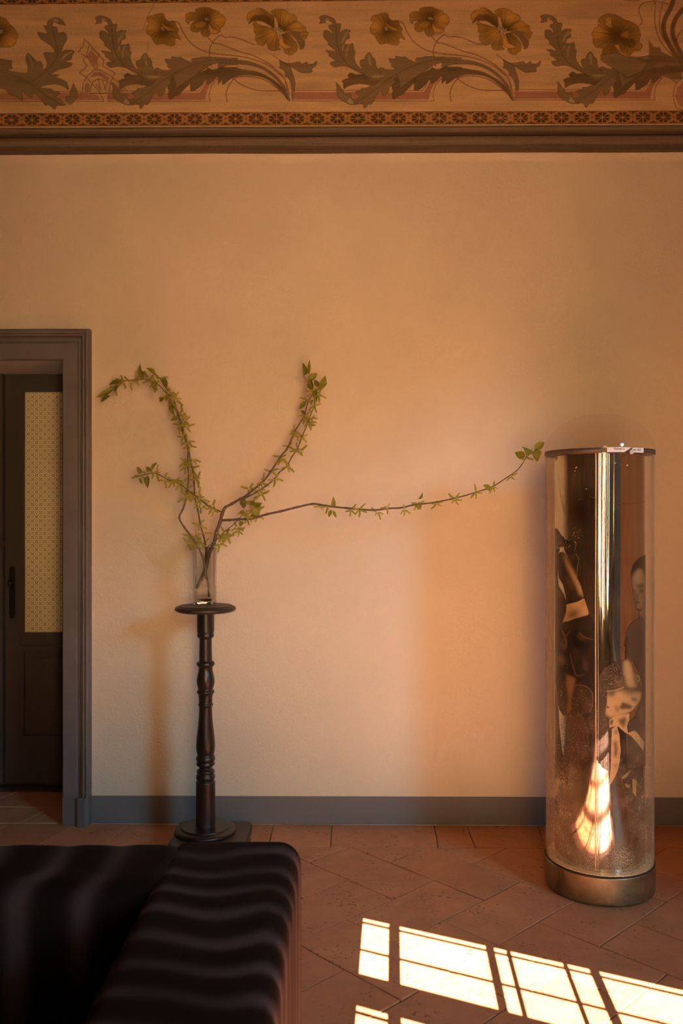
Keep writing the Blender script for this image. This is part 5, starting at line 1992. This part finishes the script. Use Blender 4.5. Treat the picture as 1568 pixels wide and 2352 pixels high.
pg.poly(z8b([(60, 1000), (140, 720), (170, 900), (190, 1100), (200, 1300), (230, 1600), (260, 1750), (300, 1900), (295, 2000), (220, 2035), (170, 1950), (120, 2050), (60, 2050)]), K1, .95, op=.97)
pg.line(sm(z8b([(148, 730), (165, 900), (190, 1100), (205, 1300)])), 4, K3, .6, soft=3)
pg.line(sm(z8b([(240, 1700), (290, 1850), (300, 1960), (250, 2030), (190, 2000)])), 1.5, K3, .5, soft=2)
# young face at the right edge
pg.poly(z6([(1260, 1540), (1180, 1555), (1120, 1580), (1060, 1640), (1030, 1720), (1033, 1800), (1045, 1900), (1062, 1985), (1080, 2050), (1090, 2110), (1112, 2130), (1108, 2180), (1120, 2200), (1060, 2240), (1010, 2290), (985, 2343), (960, 2500), (1260, 2500)]), K2, 1, op=1)
pg.poly(z6([(1040, 1790), (1110, 1690), (1150, 1700), (1180, 1780), (1260, 1900), (1260, 2150), (1180, 2200), (1112, 2175), (1112, 2130), (1090, 2110), (1080, 2050), (1062, 1985)]), K3, .85, blur=2.5)
pg.poly(z6([(1100, 1700), (1150, 1720), (1160, 1820), (1110, 1850), (1060, 1800)]), K4, .35, blur=5.6)
pg.poly(z6([(1260, 1540), (1180, 1555), (1120, 1580), (1060, 1640), (1030, 1720), (1035, 1795), (1052, 1740), (1110, 1685), (1150, 1700), (1175, 1760), (1190, 1900), (1260, 1900)]), K1, 1, blur=1.5)
pg.poly(z6([(1090, 1870), (1165, 1850), (1175, 1890), (1100, 1895)]), K1, .8, blur=2.2)
pg.poly(z6([(1042, 1905), (1080, 1920), (1080, 1950), (1052, 1945)]), K1, .85, blur=1.7)
pg.poly(z6([(1112, 1915), (1160, 1905), (1165, 1945), (1120, 1945)]), K1, .8, blur=1.7)
pg.line(z6([(1130, 1925), (1138, 1926)]), 1.4, K3, .8)
pg.line(z6([(1060, 1930), (1065, 1931)]), 1.1, K3, .7)
pg.poly(z6([(1068, 1950), (1110, 1960), (1105, 2050), (1080, 2040)]), K2, .7, blur=2.5)
pg.poly(z6([(1080, 2035), (1130, 2030), (1130, 2055), (1090, 2065)]), K1, .7, blur=1.9)
pg.poly(z6([(1088, 2108), (1145, 2112), (1135, 2140), (1108, 2142)]), K0, .85, blur=1.5)
pg.poly(z6([(1150, 2000), (1190, 1960), (1190, 2140), (1160, 2150)]), K1, .5, blur=3.9)
pg.poly(z6([(1125, 2000), (1160, 1990), (1150, 2080), (1130, 2080)]), K4, .35, blur=3.9)
# dark coat under it
coat = [(760, -20), (500, -20), (470, 60), (450, 200), (440, 380), (560, 400), (680, 700), (680, 900), (600, 1100), (540, 1300), (480, 1400), (470, 1850), (560, 1860), (760, 1800)]
pg.poly(z8a(coat), (0.060, 0.038, 0.023), 1, op=1)
pg.poly(z8a([(440, 120), (480, 60), (470, 380), (440, 380)]), K0, .8, blur=2.2)
# large bowed head
pg.poly(z8a([(70, 820), (90, 600), (160, 500), (270, 430), (400, 385), (480, 385), (540, 430), (560, 540), (640, 600), (640, 690), (668, 850), (650, 930), (560, 1060), (480, 1110), (330, 1150), (280, 1160), (260, 1200), (230, 1200), (170, 1120), (180, 1050), (195, 950), (195, 820)]), K2, 1, op=1)
pg.poly(z8a([(80, 800), (95, 600), (170, 500), (300, 430), (420, 400), (440, 640), (400, 760), (200, 800)]), K1, .75, blur=4.8)
pg.poly(z8a([(420, 400), (500, 400), (545, 520), (560, 640), (600, 760), (480, 760), (450, 640), (420, 560)]), K4, .85, blur=4.8)
pg.poly(z8a([(300, 660), (430, 640), (420, 740), (320, 760)]), K3, .5, blur=5.6)
pg.poly(z8a([(560, 560), (620, 600), (640, 680), (590, 700)]), K3, .6, blur=3.0)
pg.line(sm(z8a([(610, 590), (640, 630), (620, 680)])), 2.0, K4, .8, soft=2)
pg.line(sm(z8a([(200, 810), (300, 800), (420, 760)])), 3.2, K4, .75, soft=3)
pg.poly(z8a([(200, 840), (420, 800), (560, 800), (660, 830), (650, 930), (560, 1060), (480, 1110), (330, 1150), (260, 1165), (180, 1120), (190, 1000)]), K4, .95, blur=3.9)
pg.poly(z8a([(190, 820), (320, 800), (300, 880), (230, 890)]), K1, .7, blur=3.9)
pg.poly(z8a([(400, 790), (600, 770), (650, 830), (520, 870), (420, 840)]), K1, .7, blur=5.6)
pg.poly(z8a([(400, 960), (450, 970), (540, 1010), (530, 1050), (450, 1050), (400, 1060), (370, 1040)]), K0, .85, blur=2.5)
pg.poly(z8a([(520, 890), (620, 900), (600, 960), (540, 950)]), K2, .75, blur=3.0)
pg.poly(z8a([(310, 1000), (370, 1020), (360, 1100), (310, 1090)]), K2, .6, blur=3.9)
pg.poly(z8a([(190, 1000), (235, 1030), (200, 1040)]), K0, .9)
# hands and the pale sleeve below
pg.poly(z8a([(60, 800), (190, 820), (180, 1050), (170, 1120), (230, 1200), (230, 1290), (260, 1320), (240, 1480), (250, 1700), (230, 1900), (130, 1840), (60, 1740)]), K1, 1, op=1)
pg.poly(z8a([(230, 1200), (300, 1150), (500, 1110), (500, 1200), (470, 1280), (480, 1370), (560, 1340), (600, 1360), (700, 1500), (690, 1620), (600, 1500), (520, 1410), (460, 1380), (380, 1330), (330, 1280), (230, 1300)]), K4, 1, op=1)
pg.poly(z8a([(240, 1210), (290, 1190), (270, 1270), (240, 1260)]), K1, .9, blur=1.9)
pg.poly(z8a([(345, 1200), (460, 1150), (460, 1220), (430, 1310), (380, 1260)]), K1, .85, blur=3.6)
pg.poly(z8a([(480, 1370), (480, 1230), (600, 1150), (690, 1150), (700, 1480), (600, 1360), (560, 1345)]), (0.060, 0.038, 0.023), .95, blur=1.9, op=1)
pg.poly(z8a([(640, 1060), (690, 1000), (690, 1300), (650, 1200)]), K3, .6, blur=3.9)
pg.poly(z8a([(340, 1280), (460, 1380), (470, 1900), (350, 1960), (330, 1900), (380, 1700), (380, 1500)]), K0, 1, op=1)
pg.poly(z8a([(260, 1320), (330, 1270), (365, 1400), (383, 1600), (370, 1750), (335, 1900), (310, 1960), (240, 2075), (225, 2060), (250, 1750), (255, 1500)]), K4, 1, op=1)
pg.poly(z8a([(300, 1340), (345, 1330), (340, 1390), (305, 1390)]), K1, .7, blur=3.0)
pg.poly(z8a([(290, 1500), (325, 1470), (345, 1600), (335, 1700), (290, 1700), (300, 1600)]), K0, .8, blur=3.0)
pg.poly(z8a([(300, 1800), (340, 1790), (330, 1850), (300, 1850)]), K1, .6, blur=3.0)
pg.poly(z8a([(370, 1980), (440, 1920), (520, 1860), (620, 1830), (680, 1850), (690, 2100), (640, 2060), (600, 1990), (540, 1980), (540, 2100), (500, 2140), (430, 2080), (420, 2000)]), K1, .95, op=.95)
pg.poly(z8a([(380, 1985), (450, 1930), (530, 1870), (470, 1960), (420, 1995)]), K4, .8, blur=2.2)
pg.poly(z8a([(540, 1990), (600, 2010), (590, 2240), (540, 2180)]), K4, .9, op=.9)
pg.poly(z8a([(440, 2060), (520, 2080), (500, 2130), (440, 2110)]), K4, .6, blur=2.2)

# worn foil: scratches, flecks and rubbed specks in the print layer
SCR = (0.50, 0.36, 0.21)
rs = np.random.default_rng(21)
pg.line(sm([(1356, 1141), (1378, 1148), (1415, 1156), (1450, 1157), (1486, 1151)]), 0.7, SCR, .8, op=.8)
for x, y, r_ in ((1323, 1074, 3.2), (1320, 1082, 2.2), (1412, 1064, 2.6), (1440, 1069, 3.0), (1346, 1123, 2.0), (1319, 1092, 1.2)):
    pg.line([(x - r_ * .4, y + r_ * .3), (x + r_ * .4, y - r_ * .4)], r_, (0.62, 0.46, 0.28), .95, op=.95)
for k in range(46):
    x, y = rs.uniform(1270, 1345), rs.uniform(1840, 2000)
    a, L = rs.choice([0.45, 1.2, -0.7]) + rs.normal(0, .25), rs.uniform(8, 48)
    pg.line(sm([(x, y), (x + L * .5 * math.cos(a), y + L * .5 * math.sin(a) + 1.5), (x + L * math.cos(a), y + L * math.sin(a))]), rs.uniform(.4, .8), SCR, .7, op=.6)
for k in range(1500):
    c0, sx, sy = ((1340, 1700), 28, 45) if k % 3 == 0 else (((1290, 1760), 18, 90) if k % 3 == 1 else ((1462, 1880), 16, 60))
    x, y = rs.normal(c0[0], sx), rs.normal(c0[1], sy)
    pg.line([(x, y), (x + rs.uniform(.2, 1.2), y + rs.uniform(.2, 1.2))], rs.uniform(.5, 1.1), SCR, .8, op=.75)
for k in range(260):
    x, y = rs.normal(1408, 16), rs.normal(1560, 28)
    pg.line([(x, y), (x + .8, y + .6)], rs.uniform(.5, 1.0), SCR, .8, op=.8)
for x0, y0 in ((1322, 1225), (1300, 1255), (1275, 1330)):
    for k in range(28):
        x, y = rs.normal(x0, 6), rs.normal(y0, 8)
        pg.line([(x, y), (x + .9, y + .7)], rs.uniform(.5, 1.2), (0.62, 0.46, 0.28), .85, op=.85)
# soft lights on the huddle
pg.poly(z8b([(210, 120), (260, 160), (300, 260), (250, 250)]), K3, .5, blur=4)
pg.poly(z8b([(420, 40), (520, 60), (560, 140), (470, 120)]), K2, .8, blur=4)
pg.poly(z8b([(380, 200), (440, 260), (470, 400), (410, 380)]), K2, .6, blur=5)

RP = RM + 0.0007
nA, nZ = 330, 900
tha, thb = cyl_theta(1273, RP) - 0.02, cyl_theta(1482, RP) + 0.02
TH = np.linspace(tha, thb, nA)
ZZ = np.linspace(zt0 + 0.006, zr0 - 0.004, nZ)
THg, ZZg = np.meshgrid(TH, ZZ)
Xp, Yp = TX + RP * np.cos(THg), TY + RP * np.sin(THg)
px, py = project(Xp, Yp, ZZg)
cols = pg.sample(px, py)
G = np.stack([RP * np.cos(THg), RP * np.sin(THg), ZZg], -1)
pr_o = grid_mesh('printed_figures', G, cols, M['print'], parent=tube, smooth=True)
pr_o['label'] = 'brown photographic print of huddled people and a bowed head'

# label strip across the collar, torn in the middle
tl0, tl1 = cyl_theta(1393.5, RB + 0.001), cyl_theta(1477.5, RB + 0.001)
tt0, tt1 = cyl_theta(1434, RB), cyl_theta(1452, RB)
zl0, zl1 = 1.5885, 1.6052


def band_poly(name, pts, r, mat, parent, thick=0.0004):
    """thin paper piece on the cylinder; pts in (theta, z), strips between two edges"""
    bm = bmesh.new()
    rows = []
    for (ta_, za), (tb_, zb) in pts:
        rows.append([bm.verts.new((rr * math.cos(q), rr * math.sin(q), z)) for rr, q, z in ((r, ta_, za), (r, tb_, zb), (r + thick, tb_, zb), (r + thick, ta_, za))])
    for a, b in zip(rows, rows[1:]):
        for i in range(4):
            j = (i + 1) % 4
            bm.faces.new((a[i], a[j], b[j], b[i]))
    bm.faces.new(rows[0])
    bm.faces.new(rows[-1][::-1])
    return bm_obj(name, bm, mat, parent)


lab = []
n = 14
for i in range(n + 1):
    k = i / n
    th_top = tl0 + (tt1 - 0.02 - tl0) * k
    th_bot = tl0 + (tt0 - 0.01 - tl0) * k
    lab.append(((th_bot, zl0), (th_top, zl1)))
label_a = band_poly('label_strip', lab, RB + 0.0006, M['paper'], tube)
lab = []
for i in range(n + 1):
    k = i / n
    lab.append(((tt1 + (tl1 - tt1) * k, zl0 - 0.0006), (tt1 + (tl1 - tt1) * k, zl1 - 0.0006)))
label_b = band_poly('label_strip', lab, RB + 0.0006, M['paper'], tube)
# the peeled corner hanging between the halves
tp0, tp1 = cyl_theta(1443.5, RB), cyl_theta(1452, RB)
bm = bmesh.new()
pts_ = [(tp1, zl1 - 0.003, 0.001), (tp0, zl0 + 0.001, 0.004), (tp0 + 0.006, zl0 - 0.0085, 0.009), (tp1 + 0.003, zl0 - 0.005, 0.007)]
f_ = [bm.verts.new(((RB + d) * math.cos(q), (RB + d) * math.sin(q), z)) for q, z, d in pts_]
b_ = [bm.verts.new(((RB + d + 0.0004) * math.cos(q), (RB + d + 0.0004) * math.sin(q), z)) for q, z, d in pts_]
bm.faces.new(f_)
bm.faces.new(b_[::-1])
for i in range(4):
    j = (i + 1) % 4
    bm.faces.new((f_[i], f_[j], b_[j], b_[i]))
bm_obj('label_flap', bm, M['paper_back'], tube)


def lettering(text, size, th_start, z_base, parent):
    cu = bpy.data.curves.new('lettering', 'FONT')
    cu.body = text
    cu.size = size
    cu.offset = 0.00022
    cu.resolution_u = 3
    ob = bpy.data.objects.new('tmp', cu)
    COL.objects.link(ob)
    dg = bpy.context.evaluated_depsgraph_get()
    me = bpy.data.meshes.new_from_object(ob.evaluated_get(dg))
    bpy.data.objects.remove(ob)
    r = RB + 0.00125
    for v in me.vertices:
        th = th_start + v.co.x / r
        z = z_base + v.co.y
        v.co = (r * math.cos(th), r * math.sin(th), z)
    me.materials.clear()
    me.materials.append(M['ink'])
    o = bpy.data.objects.new('lettering', me)
    link(o, parent)
    return o


lettering('Vietnam e', 0.0094, cyl_theta(1408.5, RB), 1.5968, label_a)
lettering('ves, 1962', 0.0090, cyl_theta(1453, RB), 1.5950, label_b)

# ------------------------------------------------------------------ sofa
sofa = tag(empty('sofa', (-1.2, -2.55, 0)), 'dark velvet sofa with rippled bands, its back to the wall', 'sofa')
SOF = Vector(sofa.location)


def rbox(name, lo, hi, r, axis, n_len, mat, amp=0.0013, period=0.086, seed=0, parent=None, cross=26):
    """rounded upholstered box with rippled bands running across its long axis"""
    lo, hi = np.array(lo), np.array(hi)
    c, h = (lo + hi) / 2, (hi - lo) / 2
    nn = [cross, cross, cross]
    nn[axis] = n_len
    V, Fc, key = [], [], {}

    def vid(p):
        k = tuple(np.round(p, 5))
        if k not in key:
            key[k] = len(V)
            V.append(p)
        return key[k]
    for ax in range(3):
        u, v = [a for a in range(3) if a != ax]
        gu = np.sin(np.linspace(-math.pi / 2, math.pi / 2, nn[u] + 1)) if u != axis else np.linspace(-1, 1, nn[u] + 1)
        gv = np.sin(np.linspace(-math.pi / 2, math.pi / 2, nn[v] + 1)) if v != axis else np.linspace(-1, 1, nn[v] + 1)
        for s in (-1, 1):
            for i in range(nn[u]):
                for j in range(nn[v]):
                    q = []
                    for a, b in ((0, 0), (1, 0), (1, 1), (0, 1)):
                        p = np.zeros(3)
                        p[ax] = s
                        p[u] = gu[i + a]
                        p[v] = gv[j + b]
                        q.append(vid(p))
                    flip = (s > 0) != (ax == 1)
                    Fc.append(tuple(q) if flip else tuple(q[::-1]))
    Vn = np.array(V) * h
    inner = np.clip(Vn, -(h - r), h - r)
    d = Vn - inner
    L = np.linalg.norm(d, axis=1, keepdims=True)
    nrm = d / np.maximum(L, 1e-9)
    Vn = inner + nrm * r
    # ripples
    rs = np.random.default_rng(seed)
    s_ = Vn[:, axis]
    oth = [a for a in range(3) if a != axis]
    cr = Vn[:, oth[0]] / h[oth[0]]
    vz = Vn[:, oth[1]] / h[oth[1]]
    w = s_ + 0.016 * np.sin(cr * 2.6 + s_ * 3.1 + seed) + 0.006 * np.sin(cr * 5 + s_ * 9) + 0.008 * np.sin(s_ * 21 + seed)
    ph = 2 * math.pi * w / period
    wave = np.sin(ph) + 0.35 * np.sin(2 * ph + 0.8)
    top = np.clip(1.2 * np.abs(nrm).max(1), 0, 1)
    Vn = Vn + nrm * (amp * wave * top)[:, None] + 0.004 * np.sin(s_ * 4 + seed)[:, None] * np.array([0, 0, 1])
    pile = np.clip(0.5 + 0.5 * np.cos(ph + 1.2), 0, 1) ** 3.0
    pile = np.clip(pile * (0.85 + 0.3 * np.sin(s_ * 13 + cr * 2)), 0, 1)
    me = bpy.data.meshes.new(name)
    me.from_pydata((Vn + c - np.array(SOF)).tolist(), [], Fc)
    me.polygons.foreach_set('use_smooth', [True] * len(me.polygons))
    at = me.color_attributes.new('pile', 'FLOAT_COLOR', 'POINT')
    at.data.foreach_set('color', np.stack([pile, pile, pile, np.ones_like(pile)], -1).astype(np.float32).ravel())
    me.materials.append(mat)
    return link(bpy.data.objects.new(name, me), parent or sofa)


ZS = 0.708
AX0, AX1 = -0.330, -0.062
SYB = -2.045
rbox('armrest', (AX0, -3.05, 0.10), (AX1, SYB, ZS), 0.045, 1, 180, M['velvet'], seed=1)
rbox('backrest', (-2.30, SYB - 0.25, 0.10), (AX0 + 0.085, SYB - 0.002, ZS - 0.001), 0.05, 0, 260, M['velvet'], seed=2, period=0.125)
rbox('seat_cushion', (-2.30 + 0.24, -3.04, 0.26), (AX0 - 0.006, SYB - 0.255, 0.42), 0.04, 0, 60, M['velvet'], amp=0.002, seed=3)
rbox('armrest', (-2.54, -3.05, 0.10), (-2.304, SYB, ZS), 0.045, 1, 120, M['velvet'], seed=4)
rbox('seat_base', (-2.29, -3.02, 0.10), (AX0 - 0.006, SYB - 0.255, 0.258), 0.02, 0, 40, M['velvet'], amp=0.0, seed=5)
for x in (-2.46, AX1 - 0.08):
    for y in (-2.98, SYB - 0.08):
        bm = lathe_bm([(0, 0), (0.022, 0), (0.028, 0.102), (0, 0.102)], 20)
        bmesh.ops.translate(bm, vec=Vector((x, y, 0)) - SOF, verts=bm.verts)
        bm_obj('leg', bm, M['ebony'], sofa, True)
